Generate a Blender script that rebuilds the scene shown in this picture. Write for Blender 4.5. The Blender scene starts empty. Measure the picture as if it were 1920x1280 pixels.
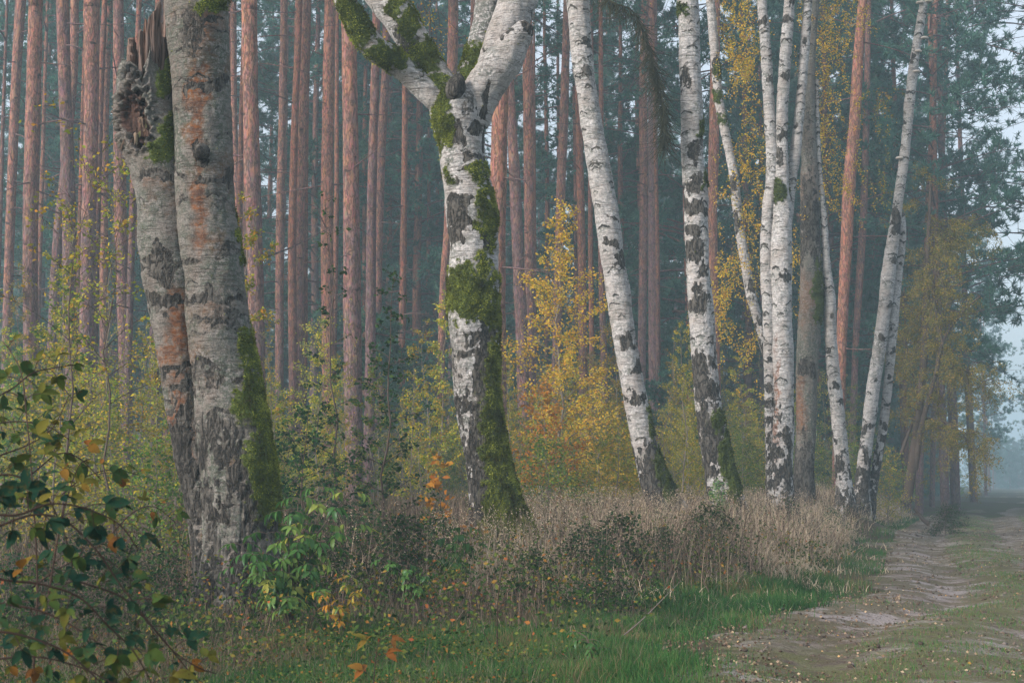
import bpy, math, random
import numpy as np
from math import radians, sin, cos, pi, atan, sqrt
# ------------------------------------------------------------------ camera, world, sun, exposure
S = bpy.context.scene
COL = S.collection
W0, H0, F0, HOR, CAMZ = 1920.0, 1280.0, 2666.7, 905.0, 1.4
PITCH = atan((HOR - H0 / 2) / F0)
cam = bpy.data.cameras.new('camera'); co = bpy.data.objects.new('camera', cam); COL.objects.link(co)
co.location = (0, 0, CAMZ); co.rotation_euler = (pi / 2 + PITCH, 0, 0)
cam.sensor_width = 36; cam.lens = 50; cam.clip_start = .1; cam.clip_end = 3000
cam.dof.use_dof = True; cam.dof.focus_distance = 19; cam.dof.aperture_fstop = 10
S.camera = co
SUN_EL, SUN_AZ = radians(24), radians(236)      # azimuth clockwise from +Y: behind the camera, to the left
w = bpy.data.worlds.new('World'); S.world = w; w.use_nodes = True
nt = w.node_tree; nt.nodes.clear()
sky = nt.nodes.new('ShaderNodeTexSky'); sky.sky_type = 'NISHITA'; sky.sun_disc = False
sky.sun_elevation = SUN_EL; sky.sun_rotation = SUN_AZ; sky.air_density = 1.0; sky.dust_density = 5.0; sky.ozone_density = 1.0
bg = nt.nodes.new('ShaderNodeBackground'); bg.inputs[1].default_value = .09
ow = nt.nodes.new('ShaderNodeOutputWorld')
mxs = nt.nodes.new('ShaderNodeMix'); mxs.data_type = 'RGBA'; mxs.inputs[0].default_value = .5; mxs.inputs[7].default_value = (7.4, 7.9, 8.6, 1)
nt.links.new(sky.outputs[0], mxs.inputs[6]); nt.links.new(mxs.outputs[2], bg.inputs[0]); nt.links.new(bg.outputs[0], ow.inputs[0])
sl = bpy.data.lights.new('sun', 'SUN'); sl.energy = 3.0; sl.angle = radians(16); sl.color = (1, .90, .83)
so = bpy.data.objects.new('sun', sl); COL.objects.link(so)
from mathutils import Vector
sd = Vector((sin(SUN_AZ) * cos(SUN_EL), cos(SUN_AZ) * cos(SUN_EL), sin(SUN_EL)))
so.rotation_euler = sd.to_track_quat('Z', 'Y').to_euler(); so.location = (0, 0, 40)
S.view_settings.view_transform = 'Standard'; S.view_settings.look = 'None'
S.view_settings.exposure = 1.0; S.view_settings.gamma = 1
cy = S.cycles
cy.max_bounces = 4; cy.diffuse_bounces = 3; cy.glossy_bounces = 1; cy.transmission_bounces = 2; cy.volume_bounces = 1
cy.transparent_max_bounces = 4; cy.sample_clamp_indirect = 4; cy.use_denoising = True
HAZE = .0025

# ------------------------------------------------------------------ maths helpers
def at(px, py, d):
    x = (px - W0 / 2) / F0; y = (H0 / 2 - py) / F0
    dy = cos(PITCH) - y * sin(PITCH); dz = sin(PITCH) + y * cos(PITCH)
    s = d / dy
    return np.array((x * s, d, CAMZ + dz * s))
def h3(i, j, k, seed):
    with np.errstate(over='ignore'):
        n = (i.astype(np.uint32) * np.uint32(374761393) + j.astype(np.uint32) * np.uint32(668265263)
             + k.astype(np.uint32) * np.uint32(2147483647) + np.uint32(seed * 974711 + 7))
        n = (n ^ (n >> np.uint32(13))) * np.uint32(1274126177)
        n = n ^ (n >> np.uint32(16)); n = n * np.uint32(2246822519); n = n ^ (n >> np.uint32(13))
    return (n & np.uint32(0xffffff)).astype(float) / 16777215.0
def vn(P, seed=0):
    P = np.asarray(P, float); I = np.floor(P).astype(np.int64); f = P - I; f = f * f * (3 - 2 * f); r = 0
    for a in (0, 1):
        for b in (0, 1):
            for c in (0, 1):
                ww = (f[..., 0] if a else 1 - f[..., 0]) * (f[..., 1] if b else 1 - f[..., 1]) * (f[..., 2] if c else 1 - f[..., 2])
                r = r + ww * h3(I[..., 0] + a, I[..., 1] + b, I[..., 2] + c, seed)
    return r
def fbm(P, seed=0, o=4):
    P = np.asarray(P, float); r = 0; a = .5; t = 0
    for k in range(o):
        r = r + a * vn(P * 2 ** k, seed + k * 17); t += a; a *= .55
    return r / t
def sst(a, b, x):
    t = np.clip((x - a) / (b - a), 0, 1); return t * t * (3 - 2 * t)
def catmull(P, n):
    P = np.asarray(P, float); m = len(P)
    Q = np.vstack([2 * P[0] - P[1], P, 2 * P[-1] - P[-2]])
    L = np.r_[0, np.cumsum(np.linalg.norm(np.diff(P[:, :3], axis=0), axis=1))]
    s = np.linspace(0, L[-1], n); i = np.clip(np.searchsorted(L, s, 'right') - 1, 0, m - 2)
    t = ((s - L[i]) / (L[i + 1] - L[i]))[:, None]
    p0, p1, p2, p3 = Q[i], Q[i + 1], Q[i + 2], Q[i + 3]
    return .5 * (2 * p1 + (p2 - p0) * t + (2 * p0 - 5 * p1 + 4 * p2 - p3) * t ** 2 + (3 * p1 - p0 - 3 * p2 + p3) * t ** 3), s

def trunk_with_limbs(V, F, up, b, mat, t, loc=None):
    Vs, Fs, U = [V], [F], [up]
    if b.n:
        n = len(V); Vb = np.concatenate(b.V); Vs.append(Vb); U.append(np.full(len(Vb), .15)); Fs += [f + n for f in b.order]
    return mk('trunk', np.concatenate(Vs), Fs, mat, t, loc, attrs={'up': np.concatenate(U)})
# ------------------------------------------------------------------ terrain
_tk = np.array([(-20, -6), (0, -1.2), (9.7, 1.0), (11.5, 1.3), (13.6, 1.9), (15.2, 2.7), (17, 4.0), (21.3, 5.3), (29.9, 7.6), (44, 11.9), (68, 19.8), (107, 34.6), (160, 53), (400, 136)], float)
def edge(Y): return np.interp(Y, _tk[:, 0], _tk[:, 1])
def ground(X, Y):
    X = np.asarray(X, float); Y = np.asarray(Y, float)
    e = edge(Y) - X
    P = np.stack([X, Y, X * 0], -1)
    b = .52 * sst(9, 24, Y) * sst(-.1, 2.6, e) * (1 - .5 * sst(60, 120, Y))
    n = (fbm(P * .35, 5, 3) - .5) * .22 * sst(.3, 2, e) + (vn(P * 1.3, 9) - .5) * .035
    rut = -.09 * np.exp(-((e + 1.2) / .4) ** 2) - .08 * np.exp(-((e + 2.9) / .45) ** 2)
    r = .25 * sst(40, 70, Y) * sst(5, 3, -e) * 0
    return b + n + rut + .42 * np.exp(-((X - 9.1) / 1.0) ** 2 - ((Y - 38) / 3.2) ** 2)
def g(X, Y): return float(ground(X, Y))

# ------------------------------------------------------------------ mesh builders
def mk(name, V, faces, mat, parent=None, loc=None, attrs=None, smooth=True, face_attrs=None):
    """faces: list of (M,k) int arrays"""
    V = np.asarray(V, np.float32)
    if loc is not None: V = V - np.asarray(loc, np.float32)
    me = bpy.data.meshes.new(name); me.vertices.add(len(V)); me.vertices.foreach_set('co', V.ravel())
    idx = np.concatenate([f.ravel() for f in faces]).astype(np.int32)
    tot = np.concatenate([np.full(len(f), f.shape[1]) for f in faces]).astype(np.int32)
    st = np.r_[0, np.cumsum(tot)[:-1]].astype(np.int32)
    me.loops.add(len(idx)); me.loops.foreach_set('vertex_index', idx)
    me.polygons.add(len(tot)); me.polygons.foreach_set('loop_start', st); me.polygons.foreach_set('loop_total', tot)
    if smooth: me.polygons.foreach_set('use_smooth', np.ones(len(tot), bool))
    for k, v in (attrs or {}).items():
        a = me.attributes.new(k, 'FLOAT', 'POINT'); a.data.foreach_set('value', np.asarray(v, np.float32).ravel())
    for k, v in (face_attrs or {}).items():
        a = me.attributes.new(k, 'FLOAT', 'FACE'); a.data.foreach_set('value', np.asarray(v, np.float32).ravel())
    me.update(calc_edges=True)
    if not me.materials: me.materials.append(mat)
    o = bpy.data.objects.new(name, me); COL.objects.link(o)
    if parent is not None: o.parent = parent
    return o
def tag(o, label=None, cat=None, group=None, kind=None):
    if label: o['label'] = label
    if cat: o['category'] = cat
    if group: o['group'] = group
    if kind: o['kind'] = kind
    return o
def thing(name, label, cat, loc, group=None, rz=0, sc=1):
    o = bpy.data.objects.new(name, None); COL.objects.link(o); o.location = loc; o.rotation_euler = (0, 0, rz); o.scale = (sc,) * 3
    o.empty_display_size = .3
    return tag(o, label, cat, group)
def dup(root, loc, rz, sc, label, group=None, tilt=(0, 0)):
    r = root.copy(); COL.objects.link(r); r.location = loc; r.rotation_euler = (tilt[0], tilt[1], rz); r.scale = (sc,) * 3
    if label: r['label'] = label
    if group: r['group'] = group
    for ch in list(root.children):
        c = ch.copy(); COL.objects.link(c); c.parent = r
    return r
class Buf:
    """collects tubes and cards into one mesh"""
    def __init__(s): s.V = []; s.F = {}; s.n = 0; s.A = []; s.order = []
    def add(s, V, F, a=0.):
        V = np.asarray(V, float).reshape(-1, 3); F = np.asarray(F)
        s.order.append(F + s.n); s.V.append(V); s.n += len(V)
        s.A.append(np.broadcast_to(np.asarray(a, float), (len(F),)).copy())
    def tube(s, pts, rad, sides=4, a=0.):
        pts = np.asarray(pts, float); n = len(pts); rad = np.broadcast_to(np.asarray(rad, float), (n,))
        T = np.gradient(pts, axis=0); T /= np.linalg.norm(T, axis=1)[:, None] + 1e-9
        ref = np.where(np.abs(T[:, 2:3]) > .8, np.array([[1., 0, 0]]), np.array([[0, 0, 1.]]))
        if np.any(np.abs(T[:, 2]) > .8): ref = np.broadcast_to(np.array([[.8, .6, 0.]]), T.shape)
        N1 = np.cross(T, ref); N1 /= np.linalg.norm(N1, axis=1)[:, None] + 1e-9; N2 = np.cross(T, N1)
        th = np.arange(sides) * 2 * pi / sides
        V = pts[:, None] + rad[:, None, None] * (np.cos(th)[None, :, None] * N1[:, None] + np.sin(th)[None, :, None] * N2[:, None])
        i = np.arange(n - 1)[:, None] * sides; j = np.arange(sides)[None]; k = (j + 1) % sides
        F = np.stack([i + j, i + k, i + sides + k, i + sides + j], -1).reshape(-1, 4)
        s.add(V, F, a)
    def cards(s, V, tmpl, rnd):
        """V (N,m,3); tmpl list of faces with the same size"""
        N, m, _ = V.shape
        if N == 0: return
        t = np.asarray(tmpl); F = (np.arange(N)[:, None, None] * m + t[None]).reshape(-1, t.shape[1])
        s.add(V, F, np.repeat(rnd, len(t)))
    def build(s, name, mat, parent=None, loc=None, smooth=False):
        V = np.concatenate(s.V); tri = [f for f in s.order]
        return mk(name, V, tri, mat, parent, loc, smooth=smooth, face_attrs={'rnd': np.concatenate(s.A)})
def unit(v): return v / (np.linalg.norm(v, axis=-1, keepdims=True) + 1e-9)
def leaf_cards(buf, C, size, rs, updown=.0, asp=.6, rnd=None, flat=.5):
    """diamond folded leaves at C (N,3)"""
    N = len(C)
    if N == 0: return
    D = rs.normal(size=(N, 3)); D[:, 2] = D[:, 2] * flat + updown; D = unit(D)
    R = rs.normal(size=(N, 3)); R[:, 2] *= .5; S_ = unit(np.cross(D, R)); Nn = np.cross(S_, D)
    L = (size * rs.uniform(.6, 1.25, N))[:, None]
    fold = L * .12
    V = np.stack([C, C + D * L * .45 + S_ * L * asp * .5 + Nn * fold, C + D * L, C + D * L * .45 - S_ * L * asp * .5 + Nn * fold], 1)
    buf.cards(V, [(0, 1, 2), (0, 2, 3)], rs.uniform(0, 1, N) if rnd is None else rnd)
def blades(buf, B, h, wd, rs, lean=.35, rnd=None, k=3):
    """grass blades, tapering strips bending over. B (N,3), h (N,)"""
    N = len(B); az = rs.uniform(0, 2 * pi, N); D = np.stack([np.cos(az), np.sin(az), az * 0], -1)
    fa = rs.uniform(0, 2 * pi, N); S_ = np.stack([np.cos(fa), np.sin(fa), fa * 0], -1)
    ln = np.abs(rs.normal(0, lean, N)) + .05; wd = np.broadcast_to(wd, (N,))
    P = []
    for i in range(k + 1):
        t = i / k
        c = B + D * (h * ln * t ** 1.8)[:, None] + np.array([0, 0, 1.])[None] * (h * (t - .25 * ln * t * t))[:, None]
        if i < k:
            ww = (wd * (1 - t * .6) / 2)[:, None]; P += [c - S_ * ww, c + S_ * ww]
        else: P.append(c)
    V = np.stack(P, 1)
    r = rs.uniform(0, 1, N) if rnd is None else rnd
    n0 = buf.n
    q = [(2 * i, 2 * i + 1, 2 * i + 3, 2 * i + 2) for i in range(k - 1)]
    m = 2 * k + 1
    Fq = (np.arange(N)[:, None, None] * m + np.array(q)[None]).reshape(-1, 4)
    Ft = (np.arange(N)[:, None] * m + np.array([[2 * k - 2, 2 * k - 1, 2 * k]]))
    buf.V.append(V.reshape(-1, 3)); buf.n += N * m
    buf.order.append(Fq + n0); buf.A.append(np.repeat(r, k - 1)); buf.order.append(Ft + n0); buf.A.append(r)

# ------------------------------------------------------------------ material DSL
class M:
    def __init__(s, name):
        s.m = bpy.data.materials.new(name); s.m.use_nodes = True; s.t = s.m.node_tree; s.t.nodes.clear()
        s.out = s.n('ShaderNodeOutputMaterial')
    def n(s, ty, **kw):
        x = s.t.nodes.new(ty)
        for k, v in kw.items(): setattr(x, k, v)
        return x
    def link(s, v, sock):
        if isinstance(v, bpy.types.NodeSocket): s.t.links.new(v, sock)
        elif v is not None:
            if isinstance(v, tuple) and len(v) == 3 and sock.type == 'RGBA': v = v + (1,)
            sock.default_value = v
    def attr(s, name): return s.n('ShaderNodeAttribute', attribute_name=name).outputs['Fac']
    def co(s, scale=(1, 1, 1), kind='Object', rnd=True):
        tc = s.n('ShaderNodeTexCoord').outputs[kind]
        if rnd:
            oi = s.n('ShaderNodeObjectInfo').outputs['Location']
            a = s.n('ShaderNodeVectorMath', operation='ADD'); s.link(tc, a.inputs[0]); s.link(oi, a.inputs[1]); tc = a.outputs[0]
        mp = s.n('ShaderNodeVectorMath', operation='MULTIPLY'); s.link(tc, mp.inputs[0]); mp.inputs[1].default_value = scale
        return mp.outputs[0]
    def noise(s, v, sc=1, det=4, rough=.55, dist=0):
        x = s.n('ShaderNodeTexNoise'); s.link(v, x.inputs['Vector']); x.inputs['Scale'].default_value = sc
        x.inputs['Detail'].default_value = det; x.inputs['Roughness'].default_value = rough; x.inputs['Distortion'].default_value = dist
        return x.outputs['Fac']
    def vor(s, v, sc=1, feat='F1', out='Distance', rand=1):
        x = s.n('ShaderNodeTexVoronoi', feature=feat); s.link(v, x.inputs['Vector']); x.inputs['Scale'].default_value = sc
        x.inputs['Randomness'].default_value = rand
        return x.outputs[out]
    def ma(s, op, a, b=0., c=None, clamp=False):
        x = s.n('ShaderNodeMath', operation=op, use_clamp=clamp); s.link(a, x.inputs[0]); s.link(b, x.inputs[1])
        if c is not None: s.link(c, x.inputs[2])
        return x.outputs[0]
    def ss(s, v, a, b):
        x = s.n('ShaderNodeMapRange', interpolation_type='SMOOTHSTEP'); s.link(v, x.inputs[0]); x.inputs[1].default_value = a; x.inputs[2].default_value = b
        return x.outputs[0]
    def mix(s, f, a, b, mode='MIX'):
        x = s.n('ShaderNodeMix', data_type='RGBA', blend_type=mode); s.link(f, x.inputs[0]); s.link(a, x.inputs[6]); s.link(b, x.inputs[7])
        return x.outputs[2]
    def ramp(s, v, stops):
        x = s.n('ShaderNodeValToRGB'); s.link(v, x.inputs[0]); e = x.color_ramp.elements
        while len(e) < len(stops): e.new(.5)
        for i, (p, c) in enumerate(stops): e[i].position = p; e[i].color = tuple(c) + (1,)
        return x.outputs[0]
    def bump(s, h, st=.5, d=.02):
        x = s.n('ShaderNodeBump'); x.inputs['Strength'].default_value = st; x.inputs['Distance'].default_value = d; s.link(h, x.inputs['Height'])
        return x.outputs[0]
    def pbr(s, col, rough=.85, normal=None, spec=.2):
        p = s.n('ShaderNodeBsdfPrincipled'); s.link(col, p.inputs['Base Color']); s.link(rough, p.inputs['Roughness'])
        p.inputs['Specular IOR Level'].default_value = spec
        if normal is not None: s.link(normal, p.inputs['Normal'])
        s.t.links.new(p.outputs[0], s.out.inputs[0]); return s.m
    def leaf(s, col, trans=.35, gloss=0., glr=.35):
        d = s.n('ShaderNodeBsdfDiffuse'); s.link(col, d.inputs[0])
        t = s.n('ShaderNodeBsdfTranslucent'); s.link(col, t.inputs[0])
        x = s.n('ShaderNodeMixShader'); x.inputs[0].default_value = trans
        s.t.links.new(d.outputs[0], x.inputs[1]); s.t.links.new(t.outputs[0], x.inputs[2]); o = x.outputs[0]
        if gloss:
            gl = s.n('ShaderNodeBsdfGlossy'); gl.inputs['Roughness'].default_value = glr; gl.inputs[0].default_value = (.8, .9, 1, 1)
            y = s.n('ShaderNodeMixShader'); y.inputs[0].default_value = gloss
            s.t.links.new(o, y.inputs[1]); s.t.links.new(gl.outputs[0], y.inputs[2]); o = y.outputs[0]
        s.t.links.new(o, s.out.inputs[0]); return s.m
def leafmat(name, stops, trans=.35, gloss=0., var=True):
    m = M(name); c = m.ramp(m.attr('rnd'), stops)
    if name == 'bramble_leaf_skin':
        c = m.mix(m.ma('MULTIPLY', m.ss(m.noise(m.co(), 45, 4, .7), .52, .66), .6), c, (.10, .075, .02)); c = m.mix(m.ma('MULTIPLY', m.ss(m.noise(m.co(), 130, 2), .6, .7), .7), c, (.05, .02, .012))
    if var:
        r = m.n('ShaderNodeObjectInfo').outputs['Random']
        h = m.n('ShaderNodeHueSaturation'); m.link(c, h.inputs['Color'])
        m.link(m.ma('MULTIPLY_ADD', r, .05, .475), h.inputs['Hue']); m.link(m.ma('MULTIPLY_ADD', r, .5, .75), h.inputs['Value'])
        c = h.outputs[0]
    return m.leaf(c, trans, gloss)

# birch bark: white skin, thin level lenticels, dark chevrons/cracks, moss, rust and lichen from painted masks
def birch_mat(name, white=(.52, .51, .525), warm=(.31, .285, .27), grey=(.12, .135, .122), dkc=(.035, .032, .03), lich=.5, spk=.45):
    m = M(name)
    o = m.co(); hole = m.attr('hole'); dark, moss, rust, li = m.attr('dark'), m.attr('moss'), m.attr('rust'), m.attr('grey')
    n1 = m.noise(m.co((1, 1, .7)), 3.0, 4); n2 = m.noise(o, 22, 5, .65); n3 = m.noise(m.co((1, 1, 5)), 9, 4, .6)
    base = m.mix(m.ss(n1, .35, .7), white, warm)
    base = m.mix(m.ma('MULTIPLY', m.ss(n3, .5, .75), .35), base, tuple(min(.7, c * 1.45) for c in white))
    lf = m.ma('ADD', m.ma('MULTIPLY', li, .75), m.ma('MULTIPLY', m.ss(n1, .62, .40), lich))
    lf = m.ma('MULTIPLY', lf, m.ss(n2, .38, .58))
    base = m.mix(lf, base, grey)
    # lenticels
    l1 = m.noise(m.co((3.2, 3.2, 55)), 1.6, 2, .5); l1 = m.ss(l1, .60, .70)
    l2 = m.noise(m.co((9, 9, 120)), 1.4, 2, .5); l2 = m.ss(l2, .60, .72)
    l3 = m.noise(m.co((1.5, 1.5, 15)), 1.8, 3, .55); l3 = m.ss(l3, .56, .66)
    ln = m.ma('MAXIMUM', m.ma('MULTIPLY', l1, .75), m.ma('MAXIMUM', m.ma('MULTIPLY', l2, .55), m.ma('MULTIPLY', l3, .6)))
    base = m.mix(ln, base, (.10, .085, .075))
    base = m.mix(m.ma('MULTIPLY', m.ss(n2, .62, .75), .5), base, (.13, .12, .11))
    n5 = m.noise(o, 75, 3, .7); n6 = m.noise(m.co((1, 1, 2.5)), 4.5, 5, .7, .6)
    base = m.mix(m.ma('MULTIPLY', m.ss(n6, .50, .64), .55), base, grey)
    base = m.mix(m.ma('MULTIPLY', m.ss(n6, .42, .30), .45), base, warm)
    base = m.mix(m.ma('MULTIPLY', m.ss(n5, .52, .70), spk), base, (.05, .048, .042))
    base = m.mix(m.ma('MULTIPLY', m.ss(n5, .46, .32), spk * .6), base, tuple(min(.75, c * 1.5) for c in white))
    # rust
    base = m.mix(m.ma('MULTIPLY', m.ma('MULTIPLY', rust, 1.35), m.ss(m.ma('ADD', m.ma('MULTIPLY', n2, .6), m.ma('MULTIPLY', n6, .6)), .42, .72)), base, m.mix(m.ss(n6, .4, .6), (.22, .075, .018), (.095, .05, .034)))
    # dark cracked bark
    crack = m.ma('MULTIPLY', m.ma('ABSOLUTE', m.ma('SUBTRACT', m.noise(m.co((1, 1, .4)), 11, 5, .62, .5), .5)), 1.6)
    rough_c = m.mix(m.ss(crack, .0, .14), (.015, .014, .013), m.mix(n2, dkc, (.15, .14, .125)))
    base = m.mix(m.ss(m.ma('ADD', dark, m.ma('MULTIPLY', m.ma('SUBTRACT', n2, .5), .7)), .38, .58), base, rough_c)
    base = m.mix(m.ss(m.ma('ADD', hole, m.ma('MULTIPLY', m.ma('SUBTRACT', n2, .5), .3)), .35, .6), base, m.mix(m.ss(m.noise(m.co((1, 1, .22)), 22, 5, .65), .35, .65), (.012, .007, .006), (.085, .045, .034)))
    # moss: algae film first, then cushions
    base = m.mix(m.ma('MULTIPLY', m.ss(moss, .03, .4), m.ma('MULTIPLY', m.ss(n6, .38, .6), .65)), base, (.075, .085, .035))
    mf = m.ss(m.ma('ADD', moss, m.ma('MULTIPLY', m.ma('SUBTRACT', n2, .5), .9)), .40, .56)
    mc = m.mix(m.noise(o, 30, 3), (.03, .05, .012), (.12, .16, .03))
    base = m.mix(mf, base, mc)
    hgt = m.ma('ADD', m.ma('MULTIPLY', m.ma('SUBTRACT', n2, ln), .6), m.ma('MULTIPLY', m.ss(crack, 0, .2), dark))
    return m.pbr(base, .8, m.bump(m.ma('ADD', hgt, m.ma('MULTIPLY', n5, .4)), .9, .025), .25)
def pine_mat(name, top=(.31, .145, .10), low=(.15, .10, .108), dk=(.05, .036, .034)):
    m = M(name); o = m.co(); up = m.attr('up')
    p1 = m.ma('MULTIPLY', m.ma('ABSOLUTE', m.ma('SUBTRACT', m.noise(m.co((1, 1, .3)), 12, 4, .6, .4), .5)), 1.5); n1 = m.noise(m.co((1, 1, .5)), 5, 5, .62); n2 = m.noise(m.co((1, 1, .35)), 38, 4, .6)
    cellc = m.vor(m.co((1, 1, .3)), 22, 'F1', 'Color')
    mx = m.ma('ADD', up, m.ma('MULTIPLY', m.ma('SUBTRACT', n1, .5), 1.7))
    r = m.n('ShaderNodeObjectInfo').outputs['Random']
    mx = m.ma('ADD', mx, m.ma('MULTIPLY_ADD', r, .8, -.4))
    c = m.mix(m.ss(mx, .2, 1.0), low, top)
    c = m.mix(.22, c, cellc, 'SOFT_LIGHT'); c = m.mix(m.ma('MULTIPLY', m.ss(m.noise(m.co((1, 1, .35)), 9, 3, .6), .52, .62), .45), c, low)
    c = m.mix(m.ma('MULTIPLY', m.ss(n2, .42, .72), .5), c, (.32, .19, .14))
    c = m.mix(m.ma('MULTIPLY', m.ss(p1, .10, .0), .75), c, dk)
    c = m.mix(m.ss(m.ma('ADD', m.noise(m.co((1, 1, 2.2)), 2.6, 2), m.ma('MULTIPLY', n2, .16)), .76, .83), c, dk)
    h = m.ma('ADD', m.ss(p1, 0, .12), m.ma('MULTIPLY', n2, .7))
    return m.pbr(c, .9, m.bump(h, .8, .02), .15)
def twig_mat(name, a, b):
    m = M(name); return m.pbr(m.mix(m.noise(m.co(), 12, 3), a, b), .9, None, .1)
MB = birch_mat('birch_bark')
MB_A = birch_mat('old_birch_bark', white=(.21, .20, .19), warm=(.14, .12, .105), grey=(.075, .088, .07), lich=.9, spk=.75)
MP = pine_mat('pine_bark')
MP_F = pine_mat('pine_bark_far', top=(.25, .105, .068), low=(.115, .08, .09))
M_TWIG = twig_mat('twig_bark', (.06, .045, .04), (.13, .10, .08))
M_STEM = twig_mat('pale_stem_bark', (.10, .085, .07), (.24, .21, .17))
M_DEAD = twig_mat('dead_branch_bark', (.09, .08, .08), (.20, .165, .155))
L_NEEDLE = leafmat('pine_needles', [(0, (.028, .085, .062)), (.6, (.055, .155, .112)), (1, (.10, .21, .14))], .35)
L_GREEN = leafmat('green_leaves', [(0, (.05, .11, .03)), (.6, (.12, .22, .045)), (.85, (.26, .29, .05)), (1, (.50, .36, .04))], .4)
L_YG = leafmat('yellow_green_leaves', [(0, (.13, .20, .035)), (.5, (.30, .33, .045)), (.8, (.52, .40, .05)), (1, (.58, .33, .04))], .4)
L_GOLD = leafmat('golden_leaves', [(0, (.32, .33, .05)), (.45, (.64, .47, .06)), (.8, (.70, .42, .05)), (1, (.55, .26, .04))], .45, var=False)
L_ORANGE = leafmat('orange_leaves', [(0, (.26, .16, .03)), (.5, (.42, .20, .035)), (1, (.36, .13, .03))], .4, var=False)
L_OCHRE = leafmat('ochre_leaves', [(0, (.12, .15, .04)), (.5, (.27, .26, .05)), (.85, (.44, .33, .055)), (1, (.54, .32, .04))], .4)
L_DARK = leafmat('dark_green_leaves', [(0, (.014, .040, .018)), (.7, (.035, .08, .03)), (1, (.07, .13, .04))])
L_ELDER = leafmat('fresh_green_leaves', [(0, (.05, .13, .03)), (.6, (.10, .22, .04)), (1, (.22, .28, .06))], .4, .04)
G_GREEN = leafmat('green_grass_blades', [(0, (.026, .07, .022)), (.5, (.045, .135, .04)), (.8, (.09, .18, .05)), (.92, (.22, .18, .10)), (1, (.16, .11, .06))], .3, var=False)
G_DRY = leafmat('dry_grass_blades', [(0, (.10, .07, .05)), (.18, (.24, .18, .13)), (.4, (.50, .40, .29)), (.75, (.68, .56, .42)), (.88, (.36, .24, .17)), (1, (.17, .20, .08))], .3, var=False)
G_BROWN = leafmat('brown_stalks', [(0, (.04, .028, .022)), (.5, (.14, .10, .078)), (.85, (.30, .23, .175)), (1, (.09, .12, .04))], .2, var=False)
G_HERB = leafmat('undergrowth_leaves', [(0, (.02, .045, .016)), (.5, (.055, .105, .028)), (.8, (.14, .165, .04)), (.93, (.28, .16, .04)), (1, (.30, .09, .035))], .3, var=False)
L_LITTER = leafmat('fallen_leaf_litter', [(0, (.05, .032, .022)), (.5, (.15, .10, .07)), (.8, (.30, .22, .16)), (.96, (.42, .33, .22)), (1, (.45, .24, .05))], .1, var=False)
M_MOSS = leafmat('moss_tufts', [(0, (.055, .05, .02)), (.3, (.09, .105, .02)), (.6, (.19, .225, .035)), (1, (.33, .36, .065))], .2, var=False)
M_MOSSD = leafmat('dark_moss_tufts', [(0, (.03, .03, .014)), (.5, (.06, .085, .022)), (1, (.13, .165, .04))], .2, var=False)

# ------------------------------------------------------------------ ground
def ground_mat(track):
    m = M('forest_track_soil' if track else 'forest_floor'); p = m.n('ShaderNodeNewGeometry').outputs['Position']
    n1 = m.noise(p, .55, 5, .6); n2 = m.noise(p, 4.5, 6, .7); n3 = m.noise(p, 38, 4, .7); v = m.vor(p, 28, 'F1', 'Color')
    if track:
        n7 = m.noise(p, 1.6, 5, .65)
        c = m.mix(m.ss(n2, .38, .62), (.095, .073, .060), (.21, .17, .15))
        c = m.mix(m.ss(m.ma('ADD', n1, m.ma('MULTIPLY', n2, .35)), .58, .72), c, (.29, .255, .25))
        c = m.mix(m.ma('MULTIPLY', m.ss(m.ma('ADD', n7, m.ma('MULTIPLY', n3, .25)), .54, .66), .85), c, m.mix(n3, (.05, .06, .025), (.15, .115, .07)))
        c = m.mix(m.ma('MULTIPLY', m.attr('green'), m.ss(n2, .40, .55)), c, m.mix(n3, (.06, .085, .03), (.15, .145, .06)))
        c = m.mix(m.ma('MULTIPLY', m.ss(n3, .52, .62), .7), c, (.055, .038, .028))
        n8 = m.noise(p, 15, 5, .75); c = m.mix(m.ma('MULTIPLY', m.ss(n8, .55, .66), .65), c, (.05, .036, .027)); c = m.mix(m.ma('MULTIPLY', m.ss(n8, .42, .33), .5), c, (.27, .22, .19))
        c = m.mix(m.ma('MULTIPLY', m.ss(n3, .40, .28), .5), c, (.36, .27, .20))
    else:
        c = m.mix(n2, (.035, .03, .022), (.10, .075, .05)); c = m.mix(m.ss(n1, .45, .6), c, (.05, .07, .025))
        c = m.mix(m.ma('MULTIPLY', m.ss(n3, .5, .7), .5), c, (.16, .12, .08))
    return m.pbr(c, .95, m.bump(m.ma('ADD', n2, m.ma('MULTIPLY', n3, .5)), .8, .035), .1)
def axis(lo, mid0, mid1, hi, f, c):
    return np.unique(np.r_[np.linspace(lo, mid0, c), np.arange(mid0, mid1, f), np.linspace(mid1, hi, c)])
xs = axis(-400, -14, 24, 500, .3, 40); ys = axis(-30, 4, 60, 900, .3, 60)
X, Y = np.meshgrid(xs, ys); Z = ground(X, Y)
nx, ny = len(xs), len(ys); i = np.arange(ny - 1)[:, None] * nx + np.arange(nx - 1)[None]
Fg = np.stack([i, i + 1, i + nx + 1, i + nx], -1).reshape(-1, 4)
tag(mk('ground', np.stack([X, Y, Z], -1).reshape(-1, 3), [Fg], ground_mat(0)), kind='structure')
tv = np.unique(np.r_[np.arange(-20, 60, .2), np.linspace(60, 400, 120)]); tu = np.linspace(0, 1, 40)
TY, TU = np.meshgrid(tv, tu, indexing='ij')
wob = (fbm(np.stack([TY * .9, TU * 0, TU * 0], -1), 31, 4) - .5)
TX = edge(TY) - .1 + wob * (2.6 * (1 - TU)) * sst(0, 20, 60 - TY).clip(.3, 1) + TU * (5.6 + 0 * TY)
e2 = -(edge(TY) - TX)
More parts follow.
